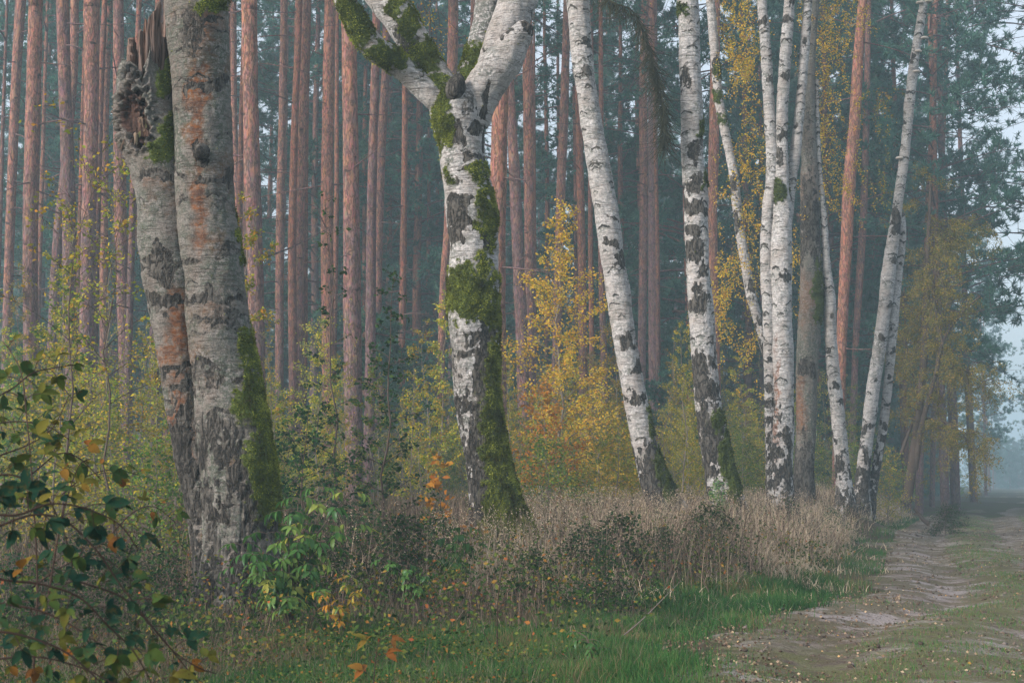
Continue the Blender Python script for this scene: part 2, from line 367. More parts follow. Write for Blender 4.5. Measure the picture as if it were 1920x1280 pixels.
gr = np.maximum(np.exp(-((e2 - 2.05) / .5) ** 2) * .9, sst(3.7, 4.6, e2)); gr = np.maximum(gr, .35 * sst(.5, 0., e2))
gr = np.maximum(gr, .8 * sst(13.5, 11.5, TY))
Vt = np.stack([TX, TY, ground(TX, TY) + .018 - .03 * (TU < .01) - .03 * (TU > .99)], -1).reshape(-1, 3)
nu = len(tu); i = np.arange(len(tv) - 1)[:, None] * nu + np.arange(nu - 1)[None]
tag(mk('forest_track', Vt, [np.stack([i, i + 1, i + nu + 1, i + nu], -1).reshape(-1, 4)], ground_mat(1), attrs={'green': gr.ravel()}), kind='structure')

# ------------------------------------------------------------------ hero trunks
def project(P):
    x, y, z = P[..., 0], P[..., 1], P[..., 2] - CAMZ
    dep = y * cos(PITCH) + z * sin(PITCH); up = z * cos(PITCH) - y * sin(PITCH)
    return W0 / 2 + F0 * x / dep, H0 / 2 - F0 * up / dep
def limb(ctrl, d, seed, cell=.016, patches=(), chev=8, rough0=None, amp=.03, close=True, dd=None, rag=0):
    """ctrl [(px,py,halfwidth px)] -> dict(V,F,attrs). d metres away (dd: per-point distance). patches (px,py,rx,ry,kind,strength)"""
    rs = np.random.RandomState(seed)
    P = []
    for k, (px, py, hw) in enumerate(ctrl):
        D = d + (dd[k] if dd else 0); P.append(np.r_[at(px, py, D), hw * .95 * D / F0])
    P = np.array(P)
    L = np.linalg.norm(np.diff(P[:, :3], axis=0), axis=1).sum(); n = int(L / cell) + 2
    Q, s = catmull(P, n); C = Q[:, :3]; R = Q[:, 3]
    T = unit(np.gradient(C, axis=0)); X0 = np.array([1., 0, 0]); N1 = unit(X0 - T * (T @ X0)[:, None])
    bad = np.abs(T[:, 0]) > .9
    N2 = np.cross(T, N1)
    ns = max(24, int(2 * pi * R.max() / (cell * 1.15))); th = np.arange(ns) * 2 * pi / ns
    dirn = np.cos(th)[None, :, None] * N1[:, None] + np.sin(th)[None, :, None] * N2[:, None]
    base = C[:, None] + R[:, None, None] * dirn
    px, py = project(base)
    q = base * 1.0
    lown = fbm(q * np.array([3, 3, 1.2]), seed, 3) - .5
    fine = fbm(q * np.array([22, 22, 22]), seed + 3, 4) - .5
    med = fbm(q * np.array([8, 8, 5]), seed + 5, 4) - .5
    kpx = F0 / d; wx = (fbm(q * 5, seed + 31, 3) - .5) * .26 * kpx; wy = (fbm(q * 5, seed + 32, 3) - .5) * .34 * kpx
    A = {k: np.zeros(px.shape) for k in ('dark', 'moss', 'rust', 'grey', 'hole')}
    th2 = np.where(th > pi, th - 2 * pi, th)
    # chevrons ("eyebrows") and level cracks
    hlen = s[-1]
    for _ in range(int(chev * hlen)):
        s0, t0 = rs.uniform(0, hlen), rs.uniform(-pi, pi); wd = rs.uniform(.05, .16); sl_ = rs.uniform(.2, .9); tk = rs.uniform(.008, .03)
        dt = (th2[None] - t0 + pi) % (2 * pi) - pi; dx = dt * R[:, None]
        line = (s[:, None] - s0) - np.abs(dx) * sl_ + med * .06
        m_ = np.exp(-(line / tk) ** 2) * (np.abs(dx) < wd + fine * .1)
        A['dark'] = np.maximum(A['dark'], m_ * rs.uniform(.6, 1))
        A['grey'] = np.maximum(A['grey'], .8 * sst(.12, 0, line) * sst(-.03, 0, line) * (np.abs(dx) < wd))
    for (cx, cy_, rx, ry, kind, st) in patches:
        ux, uy = (px + wx - cx) / rx, (py + wy - cy_) / ry
        if kind == 'dark' and rx < 60: uy = uy - .55 * np.abs(ux) + .2
        dd_ = np.sqrt(ux ** 2 + uy ** 2) + med * 1.5 + fine * 1.1
        A[kind] = np.maximum(A[kind], st * (sst(1.5, .3, dd_) if kind in ('rust', 'grey') else sst(1.45, .5, dd_) if kind in ('moss', 'hole') else sst(1.2, .75, dd_)))
    if rough0 is not None:  # (py where rough bark starts, py where it is full)
        rr = sst(rough0[0], rough0[1], py + med * 260)
        A['dark'] = np.maximum(A['dark'], rr * (.18 * rr + .95 * sst(-.13, .05, med + fine * .5 - .10 * (1 - rr))))
        A['rough'] = rr
    rough = A.pop('rough', np.zeros(px.shape))
    ridg = np.abs(fbm(q * np.array([11, 11, 3.2]), seed + 9, 3) - .5) * 2
    ms = A['moss']
    msn = sst(.3, .6, ms + fine * .6)
    dr = lown * R[:, None] * .28 + med * .030 + fine * .012 - A['dark'] * .006 - rough * (.5 - ridg * 2.4).clip(0, 1) * amp - .10 * sst(.35, .9, A['hole']) + .045 * np.exp(-((A['hole'] - .22) / .13) ** 2) * (A['hole'] > .02) + msn * (.010 + med * .045 + .02 * np.abs(fine))
    V = base + dirn * dr[..., None]
    if rag: V[:16, :, 2] += (fbm(np.stack([np.cos(th) * 5, np.sin(th) * 5, th * 0], -1), seed + 40, 4) - .35)[None] * rag * np.linspace(1, 0, 16)[:, None]
    i = np.arange(n - 1)[:, None] * ns; j = np.arange(ns)[None]; k = (j + 1) % ns
    F = np.stack([i + j, i + k, i + ns + k, i + ns + j], -1).reshape(-1, 4)
    V = V.reshape(-1, 3); at_ = {k_: v.ravel() for k_, v in A.items()}
    if close:  # cap both ends with a fan
        for e in (0, 1):
            off = 0 if e == 0 else (n - 1) * ns; ci = len(V)
            V = np.vstack([V, V[off:off + ns].mean(0)])
            jj = np.arange(ns); kk = (jj + 1) % ns
            F = np.vstack([F, np.stack([off + jj, np.full(ns, ci), off + kk, off + kk], -1)]) if False else F
            F2 = np.stack([off + jj, off + kk, np.full(ns, ci)], -1) if e else np.stack([off + kk, off + jj, np.full(ns, ci)], -1)
            F = F; at_ = {k_: np.r_[v, 1. if k_ == 'dark' else 0.] for k_, v in at_.items()}
            if e == 0: T0 = F2
            else: T1 = F2
        tris = np.vstack([T0, T1])
    else: tris = np.zeros((0, 3), int)
    return dict(V=V, F=F, T=tris, A=at_, moss=ms.ravel(), dirn=dirn.reshape(-1, 3), C=C, R=R)
def join(name, limbs, mat, parent, loc):
    n = 0; V = []; F = []; A = {}
    for l in limbs:
        V.append(l['V']); F.append(l['F'] + n)
        if len(l['T']): F.append(l['T'] + n)
        for k, v in l['A'].items(): A.setdefault(k, []).append(v)
        n += len(l['V'])
    return mk(name, np.concatenate(V), F, mat, parent, loc, attrs={k: np.concatenate(v) for k, v in A.items()})
def moss_part(limbs, parent, loc, seed, per=1.3, mat=None, size=.02):
    rs = np.random.RandomState(seed); b = Buf()
    for l in limbs:
        m = (l['moss'] + rs.normal(0, .16, len(l['moss']))) > .5; V = l['V'][:len(m)][m]; D = l['dirn'][m]
        if len(V) == 0: continue
        k = int(len(V) * per); ii = rs.randint(0, len(V), k)
        c = V[ii] + rs.normal(0, .007, (k, 3)); d = unit(D[ii] + rs.normal(0, .5, (k, 3)) + np.array([0, 0, -.25]))
        sd_ = unit(np.cross(d, rs.normal(size=(k, 3)))); L = size * rs.uniform(.5, 1.5, k)[:, None]; wv = L * .32
        tone = np.clip(1.7 * (fbm(c * 7, seed, 3) - .5) + .5 + rs.normal(0, .16, k), 0, 1)
        b.cards(np.stack([c - sd_ * wv, c + sd_ * wv, c + d * L], 1), [(0, 1, 2)], tone)
    if b.n: return b.build('moss', mat or M_MOSS, parent, loc)
def base_of(px, py, d):
    p = at(px, py, d); return (float(p[0]), float(p[1]), g(p[0], p[1]))

def rndp(x0, x1, y0, y1, hw, n, seed):
    R_ = np.random.RandomState(seed); out = []
    for _ in range(n):
        y = R_.uniform(y0, y1); x = x0 + (x1 - x0) * (y - y0) / (y1 - y0) + R_.uniform(-1, 1) * hw; k = ['dark', 'grey', 'grey', 'rust', 'dark'][R_.randint(5)]
        out.append((x, y, R_.uniform(7, 34), R_.uniform(4, 13) if k == 'dark' else R_.uniform(8, 36), k, R_.uniform(.4, .8) if k != 'rust' else .4))
    return out
def find(s): return [o for o in bpy.data.objects if o.parent is None and s in o.get('label', '')][0]
# --- birch A: two stems, the left one a broken snag
dA = 14.0; locA = base_of(425, 1150, dA)
tA = thing('birch_tree', 'thickest old grey birch with orange rust streaks and green moss down its right flank', 'tree', locA)
A2 = limb([(366, -120, 60), (371, 0, 62), (377, 150, 58), (382, 300, 57), (387, 400, 58), (399, 500, 59), (408, 600, 62), (422, 700, 65), (438, 800, 72), (449, 900, 77), (452, 1000, 79), (448, 1100, 82), (446, 1175, 96), (446, 1230, 112)],
          dA, 3, .013, patches=[
    (372, 200, 20, 110, 'rust', .95), (372, 400, 14, 75, 'rust', .9), (380, 60, 38, 60, 'rust', .6), (375, 290, 12, 40, 'rust', .7),
    (395, 590, 34, 30, 'rust', .35),
    (395, 5, 38, 18, 'moss', 1), (455, 410, 9, 40, 'moss', 1), (462, 480, 6, 30, 'moss', .9),
    (480, 640, 22, 70, 'moss', .9), (490, 740, 36, 90, 'moss', 1), (500, 860, 38, 110, 'moss', 1), (530, 930, 22, 60, 'moss', 1), (462, 760, 22, 40, 'moss', .7),
    (405, 160, 45, 14, 'dark', .9), (360, 60, 30, 50, 'dark', .55), (400, 165, 28, 16, 'dark', .8), (376, 285, 19, 16, 'dark', 1), (412, 330, 42, 14, 'dark', .6),
    (380, 560, 55, 14, 'dark', .65), (430, 470, 30, 10, 'dark', .5), (430, 600, 45, 26, 'dark', .5), (350, 600, 20, 50, 'grey', 1), (335, 100, 26, 110, 'grey', 1),
    (395, 690, 60, 30, 'grey', .9), (430, 380, 40, 12, 'grey', 1), (330, 280, 22, 60, 'grey', .9), (372, 700, 30, 34, 'dark', .55), (400, 790, 40, 8, 'dark', .5), (425, 240, 20, 60, 'grey', .5)] + rndp(372, 440, 0, 1100, 60, 64, 31) + [(415, 120, 30, 90, 'grey', .9), (345, 160, 24, 120, 'grey', .9), (420, 520, 44, 60, 'grey', .8), (395, 860, 60, 60, 'grey', .8)],
          chev=11, rough0=(600, 1020), amp=.04)
knot = limb([(372, 292, 12), (378, 284, 17), (384, 280, 12)], dA, 4, .012, patches=[(378, 284, 60, 60, 'dark', 1)], chev=0, dd=[-.28, -.36, -.4])
A1 = limb([(272, 158, 50), (277, 200, 58), (283, 250, 60), (293, 300, 58), (304, 350, 58), (310, 400, 58), (318, 500, 58), (325, 560, 52), (335, 640, 46), (348, 740, 42), (362, 830, 40), (378, 920, 38), (392, 1000, 38), (402, 1090, 44), (404, 1175, 60)],
          dA, 5, .013, patches=[
    (251, 215, 30, 56, 'hole', 1), (305, 235, 16, 20, 'moss', .9), (302, 275, 22, 26, 'moss', 1), (310, 165, 20, 24, 'moss', 1),
    (300, 480, 44, 12, 'dark', .9), (280, 500, 26, 10, 'dark', .9), (305, 510, 36, 22, 'dark', .9), (295, 460, 10, 8, 'dark', 1), (275, 562, 14, 12, 'dark', .9), (310, 565, 34, 14, 'dark', .9),
    (340, 800, 22, 120, 'rust', .9), (325, 860, 10, 120, 'dark', .9), (352, 900, 12, 60, 'dark', 1), (358, 780, 8, 40, 'dark', .8), (335, 600, 20, 70, 'rust', 1), (320, 650, 26, 50, 'rust', .8), (335, 720, 18, 80, 'rust', .6), (350, 725, 36, 13, 'dark', 1), (330, 690, 24, 10, 'dark', .9), (345, 830, 14, 70, 'dark', .8),
    (300, 335, 40, 9, 'dark', .6), (272, 360, 10, 50, 'dark', .3), (330, 345, 20, 30, 'dark', .5)] + rndp(290, 395, 220, 1100, 50, 44, 32),
          chev=7, rough0=(680, 900), amp=.035, dd=[.12] * 15, rag=.75)
for l_ in (A1,): # break the snag open: ragged rim
    pass
join('trunk', [A2, A1, knot], MB_A, tA, locA)
moss_part([A2, A1], tA, locA, 11, 1.6, size=.017)
# splintered heartwood of the snag: jagged shell with two skins
def snag(parent, loc):
    d = dA + .12; n = 320; rs = np.random.RandomState(2)
    th = np.arange(n) * 2 * pi / n; b = Buf()
    rows = 60
    C0 = at(281, 215, d + .03); k = d / F0
    prof = 235 - 150 * np.interp(np.cos(th) * 1.0, [-1, -.75, -.55, -.35, -.1, .15, .4, .7, 1], [.78, .84, .76, .90, .84, .96, 1.06, 1.02, .85])
    R5 = np.random.RandomState(8); cuts = np.sort(R5.uniform(0, 2 * pi, 17)); sec = np.searchsorted(cuts, th) % 17; offs = R5.uniform(-40, 26, 17); slo = R5.uniform(-60, 60, 17)
    prof = prof + offs[sec] + slo[sec] * (th - cuts[sec - 1])
    prof = prof + (fbm(np.stack([np.cos(th) * 3.2, np.sin(th) * 3.2, th * 0], -1), 4, 5) - .5) * 70 - 4 + (vn(np.stack([np.cos(th) * 11, np.sin(th) * 11, th * 0], -1), 5) - .5) * 16
    grain = (vn(np.stack([np.cos(th) * 12, np.sin(th) * 12, th * 0 + 3], -1), 8) - .5) * .03 + (vn(np.stack([np.cos(th) * 30, np.sin(th) * 30, th * 0 + 3], -1), 9) - .5) * .03
    Vs = []
    for skin in (0, 1):
        for r in range(rows):
            t = r / (rows - 1); pyy = 265 + (prof - 265) * t
            rad = (41 - 2 * t) * k * (1 if skin == 0 else .80) * (1 - .1 * t * skin)
            zz = np.array([at(283, y_, d)[2] for y_ in pyy]); grain = (fbm(np.stack([np.cos(th) * 7 + zz * .4, np.sin(th) * 7, zz * 1.2], -1), 8, 4) - .5) * .06 + (sec % 3 - 1) * .014
            wob_ = grain * (1 if skin == 0 else .5) + (fbm(np.stack([np.cos(th) * 5, np.sin(th) * 5, th * 0 + zz * 2], -1), 12, 3) - .5) * .05
            cx = C0[0] + (r - 20) * .0 - t * .02
            Vs.append(np.stack([cx + (rad + wob_) * np.cos(th), C0[1] + (rad + wob_) * np.sin(th), zz], -1))
    V = np.array(Vs).reshape(-1, 3); fs = []
    j = np.arange(n); kk = (j + 1) % n
    for sidx in (0, 1):
        for r in range(rows - 1):
            o = (sidx * rows + r) * n
            q = np.stack([o + j, o + kk, o + n + kk, o + n + j], -1); fs.append(q if sidx == 0 else q[:, ::-1])
    o1 = (rows - 1) * n; o2 = (2 * rows - 1) * n
    fs.append(np.stack([o1 + j, o1 + kk, o2 + kk, o2 + j], -1))
    m = M('weathered_heartwood'); p = m.co((1, 1, .06)); a1 = m.noise(p, 26, 4, .6); a2 = m.noise(p, 60, 3, .6); a3 = m.noise(m.co(), 5, 3)
    c = m.mix(m.ss(a1, .3, .7), (.05, .032, .026), (.205, .155, .135)); c = m.mix(m.ma('MULTIPLY', m.ss(a3, .45, .65), .6), c, (.16, .09, .065)); c = m.mix(m.ss(a2, .56, .64), c, (.02, .014, .012))
    mk('broken_wood', V, fs, m.pbr(c, .9, m.bump(a1, .8, .02), .1), parent, loc)
    c0 = at(253, 214, d)
    b = Buf()
    for q in range(60):
        a0 = rs.uniform(0, 2 * pi)
        if abs(a0 - 0) < .5: continue
        p0 = np.array([c0[0] + 29 * k * cos(a0), c0[1] - .22 + .14 * max(0, -cos(a0)), c0[2] + 60 * k * sin(a0)])
        dv = np.array([-.07 * (1 if cos(a0) < 0 else -.3), -.05, -.13]) * rs.uniform(.2, 1) + rs.normal(0, .02, 3); p0 = p0 + rs.normal(0, .012, 3)
        w_ = np.array([.02, .0, .02]) * rs.uniform(.4, 1)
        b.cards(np.array([[p0 - w_, p0 + w_, p0 + dv + w_ * .4, p0 + dv * 1.1 - w_ * .6]]), [(0, 1, 2, 3)], np.array([rs.uniform()]))
    b.build('bark_flake', G_BROWN, parent, loc)
snag(tA, locA)

# --- birch B: mossy, forked
dB = 19.0; locB = base_of(945, 1030, dB)
tB = thing('birch_tree', 'forked white birch with mossy limbs and a moss-covered spreading foot', 'tree', locB)
ptB = [(880, 560, 50, 45, 'moss', 1), (860, 520, 26, 30, 'moss', .9), (906, 500, 20, 40, 'moss', .9), (915, 590, 14, 24, 'moss', .9), (930, 520, 10, 14, 'moss', .8),
       (915, 410, 22, 38, 'moss', 1), (895, 320, 22, 20, 'moss', .8), (905, 360, 20, 20, 'moss', .7), (905, 385, 16, 22, 'moss', .8),
       (828, 200, 16, 70, 'moss', 1), (825, 160, 22, 30, 'moss', 1), (838, 250, 10, 30, 'moss', .8), (840, 325, 8, 18, 'moss', .6),
       (932, 600, 12, 60, 'moss', .8), (930, 690, 16, 50, 'moss', .9), (925, 780, 26, 70, 'moss', 1), (935, 860, 32, 80, 'moss', 1), (955, 930, 40, 60, 'moss', 1), (975, 975, 40, 40, 'moss', 1), (925, 960, 26, 50, 'moss', .9),
       (855, 250, 22, 30, 'dark', .75), (890, 290, 30, 12, 'dark', .7), (862, 400, 26, 40, 'dark', .7), (852, 440, 18, 20, 'dark', .7), (875, 180, 14, 40, 'dark', .5), (908, 210, 9, 60, 'dark', .8), (890, 240, 16, 10, 'dark', .7),
       (905, 450, 8, 20, 'dark', .8), (905, 680, 16, 90, 'dark', .75), (920, 560, 14, 60, 'grey', .8), (893, 580, 26, 40, 'dark', .45), (880, 760, 30, 60, 'grey', .8), (862, 700, 10, 90, 'dark', .4), (890, 800, 16, 60, 'dark', .6), (905, 970, 26, 50, 'dark', .9), (840, 300, 10, 70, 'grey', .9), (850, 640, 10, 60, 'grey', 1)] + [q for q in rndp(860, 910, 200, 1000, 44, 34, 33) if q[4] != 'rust']
B1 = limb([(858, 160, 14), (857, 170, 40), (857, 190, 56), (859, 215, 57), (864, 250, 50), (869, 300, 48), (877, 350, 48), (882, 400, 49), (887, 460, 49), (887, 520, 52), (889, 590, 51), (892, 650, 48), (897, 740, 47), (910, 840, 46), (920, 900, 48), (932, 960, 56), (945, 1010, 68), (950, 1060, 86)],
          dB, 21, .015, patches=ptB, chev=5, rough0=(560, 880), amp=.04)
B2 = limb([(850, 215, 44), (826, 165, 36), (800, 120, 31), (775, 75, 32), (750, 35, 33), (722, 0, 34), (690, -45, 34), (650, -90, 32)], dB, 22, .016, patches=[(800, 110, 26, 40, 'moss', .9), (770, 40, 26, 40, 'moss', .95), (745, 5, 20, 30, 'moss', .9), (815, 160, 30, 20, 'moss', 1), (735, 15, 20, 20, 'grey', 1), (780, 95, 20, 30, 'dark', .6), (755, 60, 14, 40, 'dark', .6)], chev=6)
B3 = limb([(822, 190, 26), (775, 146, 24), (735, 112, 24), (705, 92, 25), (678, 60, 24), (660, 30, 22), (645, 0, 20), (636, -50, 19)], dB, 23, .015, patches=[(735, 108, 60, 26, 'moss', 1), (672, 50, 30, 50, 'moss', 1), (650, 0, 24, 40, 'moss', 1)], chev=2, dd=[-.1, -.2, -.35, -.5, -.6, -.7, -.8, -.9])
B4 = limb([(884, 230, 36), (902, 180, 38), (925, 140, 40), (948, 108, 37), (968, 78, 30), (984, 55, 22), (992, 44, 13)], dB, 24, .015, patches=[(990, 50, 14, 24, 'dark', 1), (960, 60, 18, 14, 'dark', .8), (910, 105, 20, 30, 'grey', .9), (908, 190, 8, 40, 'dark', .8), (935, 130, 14, 10, 'dark', .5)], chev=3, dd=[-.02, -.08, -.16, -.24, -.3, -.35, -.38])
B5 = limb([(868, 205, 30), (880, 150, 28), (893, 115, 27), (904, 70, 25), (912, 20, 24), (916, -50, 24), (920, -100, 22)], dB, 25, .015, patches=[(890, 105, 26, 34, 'moss', 1), (877, 135, 20, 20, 'moss', 1), (907, 35, 40, 60, 'grey', 1)], chev=3, dd=[.1, .15, .2, .25, .3, .3, .3])
B6 = limb([(905, 190, 32), (915, 150, 32), (926, 118, 33), (943, 75, 36), (960, 35, 38), (974, -5, 40), (990, -60, 40), (1002, -100, 38)], dB, 26, .015, patches=[(893, 150, 12, 40, 'moss', .9), (965, 72, 12, 26, 'dark', .9)], chev=6, dd=[.08, .05, .02, 0, 0, 0, 0, 0])
collar = limb([(852, 188, 16), (853, 172, 22), (856, 158, 20), (860, 146, 13)], dB, 27, .012, patches=[(856, 165, 90, 90, 'dark', 1)], chev=0, dd=[-.30, -.36, -.36, -.30])
LB = [B1, B2, B3, B4, B5, B6, collar]
join('trunk', LB, MB, tB, locB); moss_part(LB, tB, locB, 12, 2.0, size=.022)

# --- the other birches
def birch(label, d, stems, seed, by, rough0, chev, mat=MB, moss=True, dark=True, cell=.02, amp=.03, name='birch_tree', mm=None):
    last = stems[0][0][-1]; loc = base_of(last[0], by, d); t = thing(name, label, 'tree', loc)
    ls = []
    for q, st in enumerate(stems):
        dof = st[2] if len(st) > 2 else 0
        e_ = st[0][-1]; f_ = st[0][-2]; cc = st[0] + [(e_[0] + (e_[0] - f_[0]) * .6, e_[1] + 40, e_[2] * 1.05)]
        ls.append(limb(cc, d + dof, seed + q * 7, cell, patches=st[1], chev=chev, rough0=rough0, amp=amp))
    join('trunk', ls, mat, t, loc)
    if moss: moss_part(ls, t, loc, seed, 1.4, mm or M_MOSSD, size=.03)
    return t, loc, ls
rs = np.random.RandomState(77)
def rnd_patches(ctrl, n, kinds, rx=(8, 22), ry=(4, 20), side=None):
    out = []
    for _ in range(n):
        y = rs.uniform(ctrl[0][1], ctrl[-1][1]); x = np.interp(y, [c[1] for c in ctrl], [c[0] for c in ctrl]); hw = np.interp(y, [c[1] for c in ctrl], [c[2] for c in ctrl])
        k = kinds[rs.randint(len(kinds))]
        out.append((x + (rs.uniform(-.9, .9) if side is None else rs.uniform(*side)) * hw, y, rs.uniform(*rx), rs.uniform(*ry), k, rs.uniform(.55, .95)))
    return out
cC = [(1076, -80, 20), (1083, 0, 22), (1091, 100, 21), (1105, 200, 21), (1120, 300, 24), (1136, 400, 24), (1151, 500, 24), (1167, 600, 23), (1183, 700, 23), (1201, 800, 25), (1216, 860, 27), (1233, 915, 32), (1256, 960, 36), (1272, 1000, 46)]
birch('white birch leaning to the left with a dark mossy right side at its foot', 27, [(cC, rnd_patches(cC, 26, ['dark', 'grey'], (7, 16), (4, 12), (-.3, .9)) + [(1165, 490, 14, 16, 'dark', .9), (1180, 640, 16, 14, 'dark', .9), (1190, 745, 18, 14, 'dark', .8), (1200, 680, 10, 8, 'dark', .8), (1222, 790, 8, 30, 'moss', .8), (1240, 860, 11, 40, 'moss', 1), (1258, 905, 14, 40, 'moss', 1), (1222, 880, 20, 60, 'dark', .7), (1235, 920, 22, 40, 'dark', .8)])], 41, 990, (760, 960), 12)
cD = [(1288, -80, 20), (1290, 0, 21), (1293, 100, 21), (1297, 200, 22), (1299, 300, 23), (1305, 360, 25), (1306, 420, 25), (1309, 500, 24), (1316, 600, 24), (1322, 700, 25), (1333, 800, 28), (1345, 860, 30), (1358, 920, 35), (1366, 960, 40), (1370, 1005, 52)]
birch('upright birch blotched black and white with a leafy shrub at its foot', 26, [(cD, rnd_patches(cD[1:], 30, ['dark', 'dark', 'grey'], (8, 20), (6, 22)) + [(1300, 350, 22, 16, 'dark', .9), (1303, 470, 24, 22, 'dark', .9), (1310, 560, 20, 24, 'dark', .8), (1322, 330, 6, 20, 'moss', .9), (1318, 240, 5, 16, 'moss', .8), (1280, 14, 12, 14, 'moss', 1), (1340, 790, 14, 26, 'moss', .7), (1362, 850, 12, 50, 'moss', 1), (1378, 910, 12, 50, 'moss', 1), (1325, 720, 24, 14, 'dark', .9), (1330, 800, 16, 20, 'dark', .9), (1310, 690, 16, 30, 'dark', .7)])], 51, 1005, (420, 940), 14)
cE1 = [(1424, -60, 9), (1428, 0, 9), (1433, 60, 11), (1437, 120, 11), (1442, 200, 12), (1447, 280, 12), (1448, 340, 13), (1440, 400, 13), (1437, 480, 13), (1440, 560, 13), (1443, 640, 12), (1444, 720, 12), (1444, 800, 11), (1446, 880, 12), (1450, 950, 16), (1450, 985, 22)]
cE2 = [(1482, -60, 11), (1480, 0, 11), (1473, 100, 12), (1467, 200, 12), (1466, 300, 13), (1465, 350, 16), (1467, 400, 19), (1464, 460, 21), (1466, 560, 20), (1468, 660, 20), (1470, 760, 20), (1466, 840, 23), (1465, 900, 26), (1465, 950, 30), (1465, 990, 40)]
cE3 = [(1518, -60, 9), (1515, 0, 9), (1508, 100, 10), (1500, 200, 10), (1490, 290, 11), (1482, 350, 11), (1474, 410, 14)]
birch('birch clump of three slim stems on one foot, round moss cushion at the fork', 32, [(cE2, rnd_patches(cE2, 22, ['dark', 'grey'], (7, 14), (4, 12)) + [(1463, 357, 14, 24, 'moss', 1), (1455, 760, 4, 110, 'rust', .8)]), (cE1, rnd_patches(cE1, 20, ['dark', 'grey'], (6, 12), (3, 9)), .1), (cE3, rnd_patches(cE3, 6, ['dark'], (5, 9), (3, 7)), .15)], 61, 985, (640, 930), 12)
cF = [(1530, -60, 10), (1526, 0, 11), (1520, 80, 11), (1516, 160, 13), (1516, 240, 14), (1518, 330, 17), (1519, 430, 20), (1521, 560, 22), (1517, 620, 22), (1512, 700, 21), (1511, 800, 20), (1508, 880, 20), (1507, 940, 25), (1507, 975, 32)]
birch('brown-barked rough birch with a black hollow, behind the three-stemmed clump', 36, [(cF, [(1518, 420, 30, 90, 'dark', .7), (1510, 690, 16, 16, 'dark', 1), (1512, 560, 18, 60, 'rust', .5), (1514, 380, 20, 50, 'rust', .7), (1500, 760, 10, 60, 'rust', .7), (1538, 570, 12, 30, 'moss', 1), (1535, 540, 12, 40, 'moss', .8), (1512, 260, 14, 60, 'dark', .5), (1506, 880, 30, 60, 'dark', .6), (1514, 640, 30, 60, 'grey', .9), (1512, 780, 30, 60, 'grey', .9)])], 71, 975, (820, 980), 3, MB_A)
cG = [(1531, 150, 4), (1533, 250, 5), (1536, 320, 6), (1545, 420, 7), (1550, 500, 8), (1556, 560, 11), (1557, 620, 12), (1563, 700, 13), (1572, 790, 14), (1578, 860, 15), (1583, 915, 18), (1585, 955, 24)]
birch('slim white birch with black branch scars between the brown trunk and the leaning pair', 36, [(cG, rnd_patches(cG, 12, ['dark', 'grey'], (5, 10), (3, 8)) + [(1563, 720, 7, 7, 'dark', 1), (1552, 660, 4, 4, 'dark', 1), (1550, 730, 4, 40, 'dark', 1)])], 81, 955, (760, 920), 9, moss=False)
cH1 = [(1738, -40, 8), (1733, 0, 8), (1716, 100, 9), (1705, 200, 10), (1695, 300, 10), (1684, 380, 10), (1676, 440, 12), (1668, 500, 13), (1656, 600, 13), (1641, 700, 13), (1628, 800, 13), (1619, 880, 14), (1615, 925, 17), (1614, 955, 22)]
cH2 = [(1690, 400, 8), (1690, 450, 9), (1683, 520, 9), (1675, 600, 10), (1667, 700, 9), (1656, 800, 9), (1644, 870, 9), (1636, 920, 10), (1630, 955, 14)]
birch('tall thin pair of white birch stems leaning right, beside the track', 38, [(cH1, rnd_patches(cH1, 26, ['dark', 'grey'], (5, 10), (3, 8)) + [(1681, 415, 12, 26, 'dark', 1), (1650, 660, 14, 30, 'grey', 1)]), (cH2, rnd_patches(cH2, 12, ['dark', 'grey'], (5, 9), (3, 8)), .2)], 91, 955, (760, 915), 11, moss=False)
def shelf(px, py, d, par, loc):
    c = at(px, py, d); th = np.linspace(0, 2 * pi, 17)[:-1]
    V = [np.stack([c[0] + r * np.cos(th), c[1] - .03 + r * .7 * np.sin(th), np.full(16, c[2] + z)], -1) for r, z in ((.02, .05), (.08, .035), (.11, .0), (.10, -.02), (.03, -.03))]
    V = np.array(V).reshape(-1, 3); F = [np.stack([r * 16 + np.arange(16), r * 16 + (np.arange(16) + 1) % 16, (r + 1) * 16 + (np.arange(16) + 1) % 16, (r + 1) * 16 + np.arange(16)], -1) for r in range(4)]
    mk('bracket_fungus', V, F, M_FUN, par, loc)
mF = M('bracket_fungus_skin'); M_FUN = mF.pbr(mF.mix(mF.noise(mF.co(), 20), (.30, .27, .24), (.55, .50, .46)), .8)
tH = [o for o in bpy.data.objects if o.type == 'EMPTY' and 'leaning right' in o.get('label', '')][0]
for px, py in ((1724, 6), (1741, 3), (1733, 72), (1721, 97), (1718, 135), (1686, 297)): shelf(px, py, 37.9, tH, tuple(tH.location))
cI = [(1325, -60, 8), (1332, 0, 9), (1340, 100, 9), (1347, 180, 9), (1362, 260, 9), (1376, 330, 9), (1383, 400, 9), (1395, 480, 10), (1408, 550, 10), (1424, 610, 10), (1440, 680, 11), (1448, 780, 11), (1452, 900, 12), (1455, 950, 15)]
tI, locI, lI = birch('slender dark crooked birch hung with golden leaves, between the two upright birches', 34, [(cI, rnd_patches(cI, 18, ['dark', 'dark', 'moss'], (7, 14), (6, 24)))], 101, 950, (300, 900), 4)

